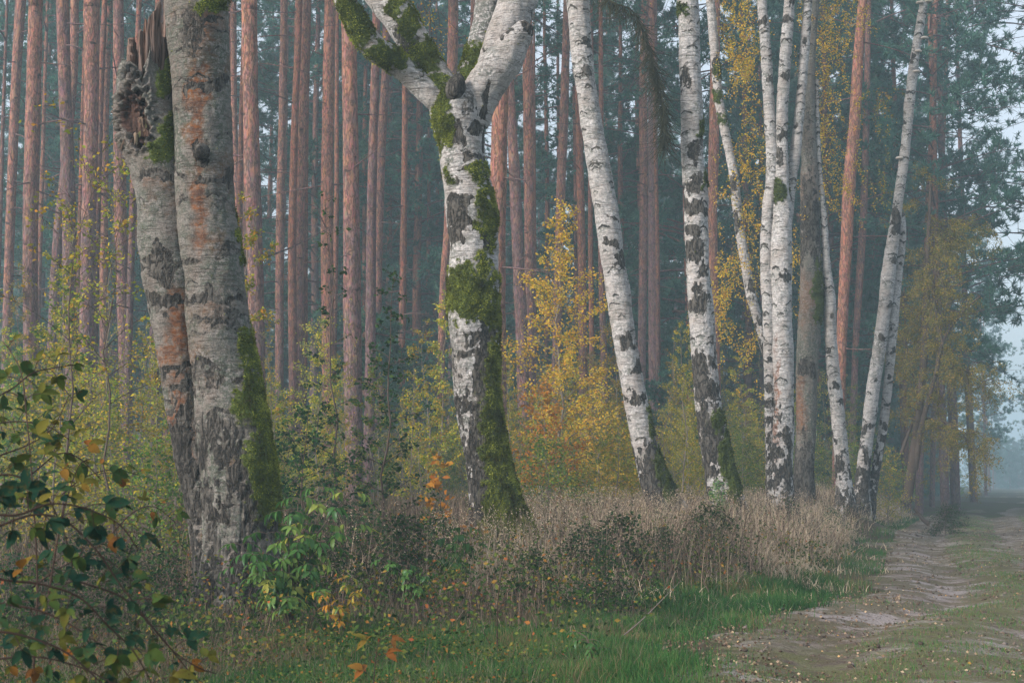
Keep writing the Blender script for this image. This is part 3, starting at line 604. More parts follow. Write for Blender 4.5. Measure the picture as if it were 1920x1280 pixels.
# ------------------------------------------------------------------ plant generator
def plant(seed, h, r0, nb, bl, t0=.2, up=.5, droop=.1, sub=5, leaves=1500, ls=.05, asp=.6, sides=5, wander=.04, spread=.03, lean=(0, 0), twl=.35, updown=-.2, shape=None, leafy0=.25):
    rs = np.random.RandomState(seed); b = Buf(); n = 12
    t = np.linspace(0, 1, n); wn = np.cumsum(rs.normal(0, wander * h / n ** .5, (n, 2)), 0); wn -= wn[0]
    P = np.stack([wn[:, 0] + lean[0] * t * h, wn[:, 1] + lean[1] * t * h, t * h], -1)
    b.tube(P, r0 * (1 - .85 * t), sides)
    tips = []; wts = []
    for i in range(nb):
        tt = t0 + (1 - t0) * (i + rs.uniform(0, 1)) / nb; p0 = np.array([np.interp(tt, t, P[:, k]) for k in range(3)])
        az = i * 2.4 + rs.uniform(-.5, .5); sh = (1 - .75 * (tt - t0) / (1 - t0)) if shape is None else shape((tt - t0) / (1 - t0))
        L = bl * sh * rs.uniform(.6, 1.2); d = np.array([cos(az), sin(az), up + rs.uniform(-.2, .2)]); d /= np.linalg.norm(d)
        q = np.linspace(0, 1, 6)[:, None]; side = rs.normal(0, .08, 3)
        B = p0 + d * L * q + np.array([0, 0, -droop]) * L * q ** 2 * 1.5 + side * L * q ** 2
        b.tube(B, r0 * (1 - .85 * tt) * .5 * (1 - .8 * q[:, 0]) + .0015, 3)
        for k in range(sub):
            s = rs.uniform(.2, 1); p1 = B[0] + (B[-1] - B[0]) * s; p1 = np.array([np.interp(s, q[:, 0], B[:, c]) for c in range(3)])
            dd = unit(d + rs.normal(0, .7, 3)); l2 = L * twl * rs.uniform(.5, 1.2)
            w_ = np.linspace(0, 1, 4)[:, None]; Tw = p1 + dd * l2 * w_ + np.array([0, 0, -droop * 1.6]) * l2 * w_ ** 2
            b.tube(Tw, .003 * (1.2 - w_[:, 0]) + .001, 3); tips.append(Tw); wts.append(l2)
        if leafy0 < 1: tips.append(B[2:]); wts.append(L * .5)
    # leaves
    wts = np.array(wts); cnt = rs.multinomial(leaves, wts / wts.sum()); C = []
    for Tw, c in zip(tips, cnt):
        if c == 0: continue
        s = rs.uniform(0, len(Tw) - 1.001, c); i0 = s.astype(int); f = (s - i0)[:, None]; C.append(Tw[i0] * (1 - f) + Tw[i0 + 1] * f)
    C = np.concatenate(C) if C else np.zeros((0, 3)); C = C + rs.normal(0, spread, C.shape)
    lb = Buf(); leaf_cards(lb, C, ls, rs, updown, asp); return b, lb
# crowns of the birches, above the picture: they shade the verge as real crowns do
def crown_for():
    b, lb = plant(950, 8.5, .10, 30, 2.5, t0=.12, up=.9, droop=.55, sub=7, leaves=5200, ls=.085, spread=.09, twl=.45, shape=lambda t: 1.1 - .7 * t)
    s_ = b.build('upper_stem', M_STEM); c_ = lb.build('crown', L_GOLD); return s_, c_
_s, _c = crown_for(); first = True
for t_o, tops_ in [(find('thickest old grey'), [(366, -125, dA)]), (find('forked white'), [(650, -92, dB), (1002, -102, dB), (920, -102, dB + .3)]), (find('leaning to the left'), [(1076, -82, 27)]), (find('blotched black'), [(1288, -82, 26)]),
                   (find('three slim'), [(1482, -62, 32), (1424, -62, 32.1)]), (find('brown-barked'), [(1530, -62, 36)]), (find('leaning right'), [(1738, -42, 38)]), (find('crooked birch'), [(1325, -62, 34)])]:
    for q_, (x_, y_, d_) in enumerate(tops_):
        p_ = at(x_, y_ + 14, d_); s_, c_ = (_s, _c) if first else (_s.copy(), _c.copy())
        if not first: COL.objects.link(s_); COL.objects.link(c_)
        first = False
        for o_ in (s_, c_): o_.parent = t_o; o_.location = tuple(p_ - np.array(t_o.location)); o_.rotation_euler = (0, 0, x_ * .37)
def make_plant(name, label, cat, lm, group=None, sm=None, **kw):
    t = thing(name, label, cat, (0, 0, 0), group); b, lb = plant(**kw)
    b.build('stem', sm or M_STEM, t); lb.build('foliage', lm, t); return t
def needles(buf, C, D, n, L, wd, rs, tone):
    """tufts of n blades round each centre C with axis D"""
    N = len(C); Ck = np.repeat(C, n, 0); Dk = unit(np.repeat(D, n, 0) * .7 + rs.normal(0, .65, (N * n, 3)))
    Sd = unit(np.cross(Dk, rs.normal(size=Dk.shape))); l_ = L * rs.uniform(.6, 1.2, N * n)[:, None]
    buf.cards(np.stack([Ck - Sd * wd / 2, Ck + Sd * wd / 2, Ck + Dk * l_], 1), [(0, 1, 2)], np.clip(np.repeat(tone, n) + rs.normal(0, .15, N * n), 0, 1))
def pine_crown(seed, z0, z1, rad, nb, buf, lb, sub=7, tuft=3, nn=12, L=.17, wd=.03, xy=(0, 0), topsh=.35):
    rs = np.random.RandomState(seed)
    for i in range(nb):
        t = (i + rs.uniform(0, 1)) / nb; z = z0 + (z1 - z0) * t; az = rs.uniform(0, 2 * pi)
        R = rad * (sin(pi * min(1, .25 + .75 * t)) * .75 + .25) * rs.uniform(.45, 1.15) if t > 0 else rad
        d = np.array([cos(az), sin(az), rs.uniform(-.05, .35) + .4 * t]); q = np.linspace(0, 1, 6)[:, None]
        B = np.array([xy[0], xy[1], z]) + d * R * q + np.array([0, 0, -.16]) * R * q ** 2 + rs.normal(0, .05, 3) * R * q
        buf.tube(B, .045 * (1.1 - q[:, 0]) * (1.2 - t), 4)
        for k in range(sub):
            s = rs.uniform(.3, 1); p = np.array([np.interp(s, q[:, 0], B[:, c]) for c in range(3)])
            dd = unit(d * .6 + rs.normal(0, .45, 3) + np.array([0, 0, .15])); l2 = R * .32 * rs.uniform(.5, 1.1)
            buf.tube(np.array([p, p + dd * l2]), [.012, .006], 3)
            ss_ = rs.uniform(.2, 1.05, tuft)[:, None]; C = p + dd * l2 * ss_ + rs.normal(0, .10, (tuft, 3)); tn = rs.uniform(.1, .9)
            needles(lb, C, np.broadcast_to(dd, C.shape), nn, L, wd, rs, np.full(tuft, tn))
def pine_trunk(P, R, seed, cell=.12, ns=18, up0=None):
    """P (n,3) R (n,) -> V,F,up"""
    Q, s = catmull(np.c_[P, R], int(np.linalg.norm(np.diff(P, axis=0), axis=1).sum() / cell) + 2)
    C, r = Q[:, :3], Q[:, 3]; th = np.arange(ns) * 2 * pi / ns; T = unit(np.gradient(C, axis=0)); N1 = unit(np.array([1., 0, 0]) - T * T[:, :1]); N2 = np.cross(T, N1)
    D = np.cos(th)[None, :, None] * N1[:, None] + np.sin(th)[None, :, None] * N2[:, None]; B = C[:, None] + r[:, None, None] * D
    nz = fbm((B + seed * 3.7) * np.array([5, 5, 2.2]), seed, 3) - .5
    V = B + D * (nz * .16 * r[:, None])[..., None]
    n = len(C); i = np.arange(n - 1)[:, None] * ns; j = np.arange(ns)[None]; k = (j + 1) % ns
    return V.reshape(-1, 3), np.stack([i + j, i + k, i + ns + k, i + ns + j], -1).reshape(-1, 4), C, r
def dead_limbs(buf, C, r, seed, n, z0=3., lmax=2.2):
    rs = np.random.RandomState(seed); zz = C[:, 2]
    for _ in range(n):
        k = rs.randint(len(C));
        if zz[k] < z0 + CAMZ * 0: continue
        az = rs.uniform(0, 2 * pi); L = rs.uniform(.25, 1) ** 2 * lmax + .12; d = np.array([cos(az), sin(az), rs.uniform(-.25, .35)])
        q = np.linspace(0, 1, 6)[:, None]; B = C[k] + d * L * q + np.array([0, 0, rs.uniform(-.35, .2)]) * L * q ** 2 + rs.normal(0, .06, 3) * L * q ** 2
        buf.tube(B, .02 * (1.15 - q[:, 0]) * (0.5 + L / lmax * .6) + .003, 4)
        if L > .8:
            for m_ in range(rs.randint(1, 4)):
                s = rs.uniform(.3, .9); p = B[0] + (B[-1] - B[0]) * s; p = np.array([np.interp(s, q[:, 0], B[:, c]) for c in range(3)])
                buf.tube(np.array([p, p + (d + rs.normal(0, .6, 3)) * L * .25, p + (d + rs.normal(0, .6, 3)) * L * .42]), [.006, .004, .002], 3)
def pine(label, pts, diam, seed, crown=True, dead=16, group=None, warm=.5):
    """pts [(px,py,halfwidth)] in the picture; diam metres sets the distance"""
    wmid = np.mean([p[2] for p in pts]) * 2; d = diam * F0 / wmid
    top, bot = pts[0], pts[-1]; sl_ = (pts[-1][0] - pts[-2][0]) / (pts[-1][1] - pts[-2][1] + 1e-6)
    by = HOR + (CAMZ - .5) * F0 / d; bx = bot[0] + sl_ * (by - bot[1]) * .6
    loc = base_of(bx, by, d); P = [at(p[0], p[1], d) for p in pts]; R = [p[2] * d / F0 for p in pts]
    P.append(np.array([loc[0], loc[1], loc[2] - .1])); R.append(R[-1] * 1.12)
    ztop = P[0][2]; H = max(24, ztop + 5); sx = (P[0] - P[1]) / (P[0][2] - P[1][2] + 1e-6)
    if H > ztop: P.insert(0, P[0] + sx * (H - ztop)); R.insert(0, .06)
    P = np.array(P); R = np.array(R)
    if R[1] > .1: R[0] = .06
    t = thing('pine_tree', label, 'tree', loc, group); V, F, C, r = pine_trunk(P, R, seed)
    up = np.clip((V[:, 2] - 1) / 13 + warm - .5, 0, 1)
    b = Buf(); lb = Buf(); dead_limbs(b, C, r, seed, dead + 10, 2.5 + rs.uniform(0, 3))
    if crown: pine_crown(seed, max(H * .72, 19), H + 1, 2.2, 11, b, lb, xy=(P[0][0], P[0][1]))
    trunk_with_limbs(V, F, up, b, MP, t, loc)
    if crown: lb.build('crown', L_NEEDLE, t, loc)
    return t
PN = [
 ('warm orange-brown slim pine at the left picture edge', [(41, -40, 9), (40, 0, 9), (30, 150, 9), (20, 400, 9), (14, 600, 9), (12, 680, 9)], .30, .8),
 ('stout straight pine second from the left edge, greyish pink bark', [(68, -40, 13), (67, 0, 13), (62, 200, 14), (57, 430, 14), (58, 650, 14)], .36, .4),
 ('purple-grey pine with a slight bend, third from the left', [(116, -40, 11), (117, 0, 12), (123, 200, 12), (130, 430, 13), (130, 600, 13), (135, 700, 13)], .34, .1),
 ('thin pale pine half hidden behind the bent purple-grey pine', [(142, -40, 8), (140, 0, 8), (137, 150, 8), (120, 330, 8), (108, 450, 9), (98, 640, 9)], .27, .4),
 ('stout pinkish pine fifth from the left with a few brown scars', [(172, -40, 14), (172, 0, 15), (171, 200, 14), (166, 430, 14), (162, 700, 15)], .37, .5),
 ('slim pine between the stout pink pine and the broken birch', [(205, -40, 7), (204, 0, 7), (198, 150, 8), (195, 300, 8), (195, 600, 8)], .26, .7),
 ('orange pine just left of the splintered birch snag', [(222, -40, 10), (222, 0, 10), (223, 200, 11), (226, 400, 12), (232, 600, 12), (235, 700, 12)], .33, .9),
 ('bright orange flaky pine stem showing between snag and old birch', [(298, -40, 7), (299, 0, 8), (303, 100, 8), (310, 250, 8), (318, 500, 8)], .30, 1.),
 ('slim mauve pine directly right of the thick old birch', [(438, -40, 7), (437, 0, 7), (438, 200, 7), (444, 350, 7), (452, 500, 7)], .27, .0),
 ('thick pine with orange upper bark right of the old birch', [(466, -40, 14), (467, 0, 15), (470, 200, 15), (476, 430, 16), (482, 640, 15)], .37, .6),
 ('narrow orange pine with small dark knots, next right of the thick one', [(534, -40, 6.5), (533, 0, 7), (530, 200, 7.5), (525, 430, 8), (524, 640, 8)], .28, .95),
 ('pale beige pine curving slightly outwards, with a side branch at its left', [(575, -40, 8), (573, 0, 9), (566, 200, 10), (561, 400, 11), (558, 650, 11)], .32, .25),
 ('pink-brown pine with an even round stem left of the stout central pine', [(620, -40, 10), (619, 0, 11), (615, 200, 11), (613, 430, 12), (616, 740, 12)], .34, .7),
 ('stout pale red pine left of the forked birch, under its mossy limb', [(652, -40, 14), (654, 60, 14), (657, 250, 15), (659, 430, 16), (661, 640, 17), (664, 860, 17)], .38, .55),
 ('orange pine seen under the mossy limb, right of the stout pale red one', [(726, -40, 7), (723, 130, 8), (716, 260, 8.5), (711, 400, 8.5), (708, 560, 8)], .30, .95),
 ('thin broken-looking pine far behind, left of the fork', [(775, 60, 5), (770, 170, 5.5), (765, 300, 7), (756, 430, 6), (752, 560, 6)], .30, .9),
 ('orange pine rising behind the crotch of the forked birch', [(850, -40, 9), (850, 0, 10), (848, 130, 10), (842, 400, 9), (832, 520, 7), (828, 640, 7)], .31, .9),
 ('second orange pine rising between the limbs of the forked birch', [(891, -40, 7), (890, 0, 7.5), (888, 100, 7.5), (886, 400, 8), (886, 700, 8)], .28, .9),
 ('reddish scaly pine tight against the right side of the forked birch', [(948, -40, 14), (944, 100, 14), (938, 200, 15), (934, 350, 16), (932, 500, 16), (934, 720, 16)], .38, .8),
 ('grey-mauve leaning pine stem right of the forked birch', [(955, 100, 7), (960, 240, 9), (966, 350, 11), (972, 500, 11), (978, 620, 12), (982, 760, 12)], .33, -.1),
 ('dusty pink pine with fog round it, left of the golden birch', [(988, -40, 9), (989, 80, 10), (991, 200, 10.5), (992, 350, 10), (994, 560, 10)], .33, .6),
 ('dark red pine with many dead twigs above the golden birch', [(1064, -40, 7), (1062, 50, 7), (1058, 200, 8.5), (1052, 350, 8.5), (1046, 560, 8.5)], .31, .75),
 ('slim straight purple pine midway between the leaning and the blotched birch', [(1210, -40, 7), (1208, 60, 7.5), (1206, 200, 8), (1207, 400, 8), (1203, 700, 8)], .31, .3),
 ('hazy mauve pine just right of the slim purple one', [(1224, -20, 8), (1224, 150, 9), (1225, 420, 10), (1226, 720, 10)], .36, .1),
 ('hot orange pine close behind the right side of the blotched birch', [(1342, -40, 8), (1341, 100, 9), (1338, 300, 10), (1336, 430, 9), (1342, 700, 9)], .32, 1.1),
 ('salmon pine with long bare side branches, leaning right', [(1620, -40, 8), (1617, 0, 8), (1609, 110, 10), (1603, 220, 11), (1592, 350, 12), (1586, 480, 11), (1578, 640, 10)], .33, .9),
 ('narrow orange pine right of the salmon one, straight and bare', [(1629, -40, 5), (1628, 0, 5.5), (1625, 200, 6), (1619, 400, 7), (1612, 520, 7), (1604, 660, 6)], .27, 1.),
 ('small faint pine between two orange ones and the leaning white pair', [(1643, 60, 4), (1641, 250, 5), (1637, 400, 5), (1634, 520, 5)], .27, .5),
 ('dull orange-grey pine standing behind the ochre-leaved tree', [(1754, -40, 5.5), (1751, 100, 6), (1748, 260, 7), (1742, 380, 7), (1736, 560, 7), (1726, 800, 7)], .30, .6),
 ('very thin orange pine to the right behind the ochre-leaved tree', [(1778, -40, 3.5), (1776, 60, 4), (1771, 200, 4), (1764, 350, 4.5), (1757, 520, 4.5)], .24, .9),
]
for k, (lab, pts, dm, wm) in enumerate(PN): pine(lab, pts, dm, 200 + k, crown=True, dead=18, warm=wm)

# far pines: six forms, copied over a grid running back into the mist
def far_pine(seed, H, z0, rad, nb, r0, name='pine_tree', nn=12, L=.22, wd=.05, sub=7, lean=.02):
    t = thing(name, '', 'tree', (0, 0, 0)); R_ = np.random.RandomState(seed); z = np.linspace(0, H, 8)
    P = np.stack([np.cumsum(R_.normal(0, lean * 2, 8)), np.cumsum(R_.normal(0, lean * 2, 8)), z], -1); P[:, :2] -= P[0, :2]
    V, F, C, r = pine_trunk(P, r0 * (1.05 - .8 * (z / H) ** 1.3), seed, .4, 10)
    b = Buf(); lb = Buf(); dead_limbs(b, C, r, seed, 26, 4, 2.6)
    pine_crown(seed, z0, H + .5, rad, nb, b, lb, sub=sub, nn=nn, L=L, wd=wd, tuft=4, xy=(P[-2][0], P[-2][1])); trunk_with_limbs(V, F, np.clip(V[:, 2] / 15 + .1, 0, 1), b, MP_F, t); lb.build('crown', L_NEEDLE, t)
    return t
FP = [far_pine(300, 31, 16, 3.4, 60, .17, L=.3, wd=.07), far_pine(301, 33, 18, 3.3, 58, .19, L=.3, wd=.07), far_pine(302, 29, 14, 3.2, 60, .15, L=.3, wd=.07), far_pine(303, 32, 15, 3.6, 62, .18, L=.3, wd=.07)]
FM = [far_pine(304, 30, 20, 2.6, 20, .135, nn=8), far_pine(305, 31, 21, 2.6, 20, .155, nn=8), far_pine(306, 29, 19, 2.5, 20, .12, nn=8)]
LP = [far_pine(310, 27, 5.5, 4.2, 90, .17, nn=15, L=.32, wd=.062), far_pine(311, 30, 6.5, 4.5, 96, .19, nn=15, L=.32, wd=.062), far_pine(312, 19, 3.5, 3.4, 84, .12, nn=15, L=.3, wd=.075)]
def zone(px):
    return ['at the left picture edge', 'behind the leftmost pines', 'behind the broken snag and old birch', 'just right of the old birch', 'left of the forked birch', 'behind the forked birch', 'behind the golden young birch', 'left of the blotched upright birch', 'behind the crooked golden-leaved birch', 'behind the birch clump', 'left of the leaning white pair', 'beyond the ochre-leaved tree'][int(np.searchsorted([60, 200, 430, 600, 820, 960, 1120, 1290, 1420, 1560, 1660], px))]
def pxof(X_, Y_): return 960 + F0 * X_ / Y_
rs = np.random.RandomState(5); cells = {}
def place(protos, used, loc, rz, sc, label, group):
    k = rs.randint(len(protos)); p = protos[k]
    if k not in used:
        used.add(k); p.location = loc; p.rotation_euler = (0, 0, rz); p.scale = (sc,) * 3; p['label'] = label; p['group'] = group; return p
    return dup(p, loc, rz, sc, label, group)
uF, uL, uM = set(), set(), set()
cnt = 0
for _ in range(5000):
    Yd = 66 + 180 * rs.uniform() ** 1.1; half = .40 * Yd
    Xd = rs.uniform(-half, half)
    if Xd > edge(Yd) - (3.5 + max(0, Yd - 70) * .12) and Yd < 235: continue
    key = (int(Xd / (3.8 + Yd * .014)), int(Yd / 7))
    if key in cells: continue
    cells[key] = 1; cnt += 1
    if cnt > 92: break
    place(FP, uF, (Xd, Yd, g(Xd, Yd) - .05), rs.uniform(0, 6.28), rs.uniform(.85, 1.12), 'far slender pine fading into blue mist ' + zone(pxof(Xd, Yd)), 'distant misty pines ' + zone(pxof(Xd, Yd)))
cnt = 0
for _ in range(4000):
    Yd = 36 + 32 * rs.uniform(); px = rs.uniform(-40, 1330); Xd = (px - 960) / F0 * Yd
    if Xd > edge(Yd) - 5 or (px > 1000 and Yd < 45): continue
    key = ('m', int(Xd / 1.6), int(Yd / 4))
    if key in cells: continue
    cells[key] = 1; cnt += 1
    if cnt > 44: break
    place(FM, uM, (Xd, Yd, g(Xd, Yd) - .05), rs.uniform(0, 6.28), rs.uniform(.78, 1.05), 'slim pink-grey pine of the second rank ' + zone(pxof(Xd, Yd)), 'second-rank pines ' + zone(pxof(Xd, Yd)))
cnt = 0
for _ in range(3000):
    Yd = 58 + 130 * rs.uniform() ** 1.2; Xd = rs.uniform(-.40, .36) * Yd
    if Xd > edge(Yd) - 3.5: continue
    key = ('l', int(Xd / 4.4), int(Yd / 6))
    if key in cells: continue
    cells[key] = 1; cnt += 1
    if cnt > 132: break
    place(LP, uL, (Xd, Yd, g(Xd, Yd) - .05), rs.uniform(0, 6.28), rs.uniform(.8, 1.15), 'dark bushy pine branched low down ' + zone(pxof(Xd, Yd)), 'low-branched pines ' + zone(pxof(Xd, Yd)))
# bushy pines along the track at the right, their boughs against the sky
RT = [(2015, 62, 1.25, 'tall dark pine right of the track whose boughs hang into the top right corner'), (1905, 72, 1.25, 'big dark pine whose boughs reach into the top right corner'), (1800, 60, 1.1, 'dark blue-green pine behind the ochre-leaved tree'), (1850, 88, 1.2, 'misty pine at the forest edge with low drooping boughs over the track'), (1700, 66, 1.1, 'dark bushy pine above the leaning white pair'), (1560, 62, 1.05, 'dark bushy pine behind the birch clump')]
for px, d, sc, lab in RT:
    p = at(px, 905, d); x = min(p[0], edge(d) + 1.0) if px < 1950 else p[0]; dup(LP[1 if sc > 1.1 else 0], (x, d, g(x, d)), px * .7, sc, lab, 'low-branched pines behind the trunks')

# ------------------------------------------------------------------ understory
def inst(proto, used, loc, rz, sc, label, group, tilt=(0, 0)):
    if proto.name not in used:
        used.add(proto.name); proto.location = loc; proto.rotation_euler = (tilt[0], tilt[1], rz); proto.scale = (sc,) * 3; proto['label'] = label; proto['group'] = group; return proto
    return dup(proto, loc, rz, sc, label, group, tilt)
US = set()
gS = 'young saplings of the forest understory'
SP = [make_plant('sapling', '', 'sapling', L_YG, gS, seed=400, h=4.6, r0=.022, nb=26, bl=1.0, t0=.15, up=.8, sub=5, leaves=3000, ls=.056),
      make_plant('sapling', '', 'sapling', L_GREEN, gS, seed=401, h=3.6, r0=.018, nb=24, bl=.9, t0=.12, up=.7, sub=5, leaves=2600, ls=.056),
      make_plant('sapling', '', 'sapling', L_OCHRE, gS, seed=402, h=5.4, r0=.024, nb=26, bl=1.0, t0=.2, up=1.0, sub=4, leaves=2600, ls=.05),
      make_plant('sapling', '', 'sapling', L_YG, gS, seed=403, h=3.0, r0=.015, nb=22, bl=.8, t0=.1, up=.7, sub=5, leaves=1500, ls=.055),
      make_plant('sapling', '', 'sapling', L_GREEN, gS, seed=404, h=2.4, r0=.015, nb=26, bl=.9, t0=.05, up=.5, sub=6, leaves=2200, ls=.05)]
SN = ['thin yellow-green sapling among the pine trunks', 'leafy green sapling among the pine trunks', 'tall wispy ochre sapling among the pine trunks', 'small sparse yellow sapling among the pine trunks', 'low bushy green sapling at the foot of the pines']
bare = [make_plant('sapling', '', 'sapling', L_OCHRE, gS, seed=410 + k, h=3.8 + k, r0=.016, nb=24, bl=.8, t0=.15, up=1.3, sub=10, leaves=420, ls=.045) for k in range(3)]
BN = 'almost leafless grey sapling with fine upright twigs'
rs = np.random.RandomState(8); occ = {}
n = 0
for _ in range(9000):
    Yd = 19 + 50 * rs.uniform() ** .9; Xd = rs.uniform(-.42, .36) * Yd
    if Xd > edge(Yd) - (3.2 if Yd < 40 else 2.2): continue
    px = 960 + F0 * Xd / Yd
    if Yd < 27 and px > 1000: continue
    if Yd < 20.5 and px > 700: continue
    key = (int(Xd / 1.05), int(Yd / 1.35))
    if key in occ: continue
    occ[key] = 1; n += 1
    if n > 236: break
    u = rs.uniform(); sc = rs.uniform(.65, 1.15) * (.8 if px > 1000 and Yd < 40 else 1)
    if 560 < px < 1000 and Yd < 30: sc *= .75
    if u < .27: k = rs.randint(3); inst(bare[k], US, (Xd, Yd, g(Xd, Yd)), rs.uniform(0, 6.3), sc, BN.replace(' with fine upright twigs', '') + ' ' + zone(px), 'almost leafless saplings ' + zone(px))
    else:
        k = rs.choice(5, p=[.24, .22, .20, .14, .20]); inst(SP[k], US, (Xd, Yd, g(Xd, Yd)), rs.uniform(0, 6.3), sc, SN[k].replace(' among the pine trunks', '').replace(' at the foot of the pines', '') + ' ' + zone(px), ['thin yellow-green saplings ', 'leafy green saplings ', 'wispy ochre saplings ', 'sparse yellow saplings ', 'low bushy green saplings '][k] + zone(px))

for k in range(46):
    Yd = 46 + 75 * (k / 46) ** 1.1; Xd = edge(Yd) - rs.uniform(1.2, 7); j = rs.choice([0, 1, 2, 4]); inst(SP[j], US, (Xd, Yd, g(Xd, Yd)), rs.uniform(0, 6.3), rs.uniform(.8, 1.35), SN[j].replace('among the pine trunks', 'along the far edge of the track').replace('at the foot of the pines', 'along the far edge of the track'), 'saplings along the far track edge')
BSH = [make_plant('bush', '', 'bush', [L_GREEN, L_YG, L_OCHRE][k], 'bushes behind the birches', seed=430 + k, h=[2.4, 3.2, 4.4][k], r0=.02, nb=36, bl=1.15, t0=.04, up=.65, sub=8, leaves=4200, ls=.055, spread=.05) for k in range(3)]
occ2 = {}; n = 0
for _ in range(4000):
    Yd = 33 + 30 * rs.uniform(); px = rs.uniform(990, 1730) if rs.uniform() < .8 else rs.uniform(100, 990); Xd = (px - 960) / F0 * Yd
    if Xd > edge(Yd) - 3.6 or (int(Xd / 1.5), int(Yd / 2)) in occ2: continue
    occ2[(int(Xd / 1.5), int(Yd / 2))] = 1; n += 1
    if n > 84: break
    k = rs.choice(3, p=[.42, .33, .25]); inst(BSH[k], US, (Xd, Yd, g(Xd, Yd)), rs.uniform(0, 6.3), rs.uniform(.75, 1.2) * (.8 if 1190 < px < 1290 else 1), ['full green bush ', 'full yellow-green bush ', 'tall ochre bush '][k] + zone(px), ['full green bushes ', 'full yellow-green bushes ', 'tall ochre bushes '][k] + zone(px))
YP = [far_pine(330, 9, .3, 2.4, 74, .08, nn=15, L=.24, wd=.055), far_pine(331, 6.5, .2, 1.9, 60, .06, nn=15, L=.22, wd=.05)]
for q_ in YP: q_.name = 'young_pine'; q_['category'] = 'tree'
uY = set(); n = 0
for k in range(44):
    if k < 14: Yd = 62 + k * 9; Xd = edge(Yd) - rs.uniform(1.6, 3.4) - Yd * .02
    else: Yd = 46 + 60 * rs.uniform(); px = rs.uniform(0, 1700); Xd = (px - 960) / F0 * Yd
    if k >= 14 and Xd > edge(Yd) - 4: continue
    place(YP, uY, (Xd, Yd, g(Xd, Yd)), rs.uniform(0, 6.3), rs.uniform(.75, 1.15), 'young pine green to the ground ' + ('lining the far track, number of steps from the corner' if False else ('at the misty edge of the far track' if k < 14 else zone(pxof(Xd, Yd)))), 'young pines ' + ('at the far track edge' if k < 14 else zone(pxof(Xd, Yd))))
# yellow birch and its neighbours, built to the photo
def single(name, label, cat, px, d, lm, h=None, sm=None, rz=0, **kw):
    p = at(px, 905, d); loc = (float(p[0]), d, g(p[0], d)); t = thing(name, label, cat, loc, rz=rz); b, lb = plant(h=h, **kw)
    b.build('stem', sm or M_STEM, t); lb.build('foliage', lm, t); return t
single('birch_tree', 'young birch in full golden-yellow leaf between the forked and the leaning birch', 'tree', 1052, 29, L_GOLD, h=6.6, seed=501, r0=.035, nb=52, bl=1.15, t0=.16, up=.75, sub=9, leaves=8200, ls=.062, spread=.05, shape=lambda t: .75 + .45 * sin(pi * min(1, t * 1.25 + .1)) - .85 * max(0, t - .55) ** 1 * 1.3)
single('hazel_bush', 'orange-leaved bush low beside the golden young birch', 'bush', 1010, 27, L_ORANGE, h=2.7, seed=502, r0=.02, nb=30, bl=1.2, t0=.1, up=.7, sub=8, leaves=2300, ls=.07, spread=.05)
single('hazel_bush', 'amber bush right of the golden young birch, at the leaning birch foot', 'bush', 1110, 33, L_GOLD, h=3.4, seed=503, r0=.02, nb=34, bl=1.2, t0=.1, up=.7, sub=8, leaves=2600, ls=.06, spread=.05)
single('hazel_bush', 'bright yellow-green bush low between forked and leaning birch', 'bush', 1150, 30, L_YG, h=2.1, seed=504, r0=.02, nb=34, bl=1.2, t0=.05, up=.5, sub=8, leaves=3600, ls=.06, spread=.05)
single('hazel_bush', 'green bush with yellow tips behind the foot of the forked birch', 'bush', 1030, 26, L_GREEN, h=1.6, seed=505, r0=.02, nb=30, bl=1.1, t0=.05, up=.5, sub=8, leaves=3000, ls=.055, spread=.05)
single('holly_sapling', 'slim dark-leaved sapling in front of the stout pine, small spiny leaves', 'sapling', 618, 20, L_DARK, h=5.2, seed=506, r0=.02, nb=26, bl=.6, t0=.1, up=.7, sub=3, leaves=330, ls=.075, spread=.02, sm=M_TWIG)
single('holly_sapling', 'dark-leaved spiky shrub left of the forked birch', 'sapling', 728, 19.5, L_DARK, h=3.9, seed=507, r0=.02, nb=34, bl=.85, t0=.1, up=.6, sub=5, leaves=800, ls=.07, spread=.03, sm=M_TWIG)
single('holly_sapling', 'low dark bush between the old birch and the forked birch', 'bush', 575, 18.5, L_DARK, h=2.0, seed=508, r0=.02, nb=30, bl=1.1, t0=.05, up=.4, sub=7, leaves=2200, ls=.06, spread=.04, sm=M_TWIG)
single('oak_sapling', 'small orange-leaved oak sapling at the left of the forked birch foot', 'sapling', 835, 18, L_ORANGE, h=1.35, seed=509, r0=.012, nb=12, bl=.5, t0=.3, up=.5, sub=4, leaves=120, ls=.10, spread=.03, sm=M_TWIG)
single('rowan_sapling', 'green feathery shrub against the foot of the upright blotched birch', 'shrub', 1352, 25, L_ELDER, h=.95, seed=510, r0=.012, nb=20, bl=.35, t0=.2, up=.5, sub=6, leaves=700, ls=.06, spread=.03, asp=.4)
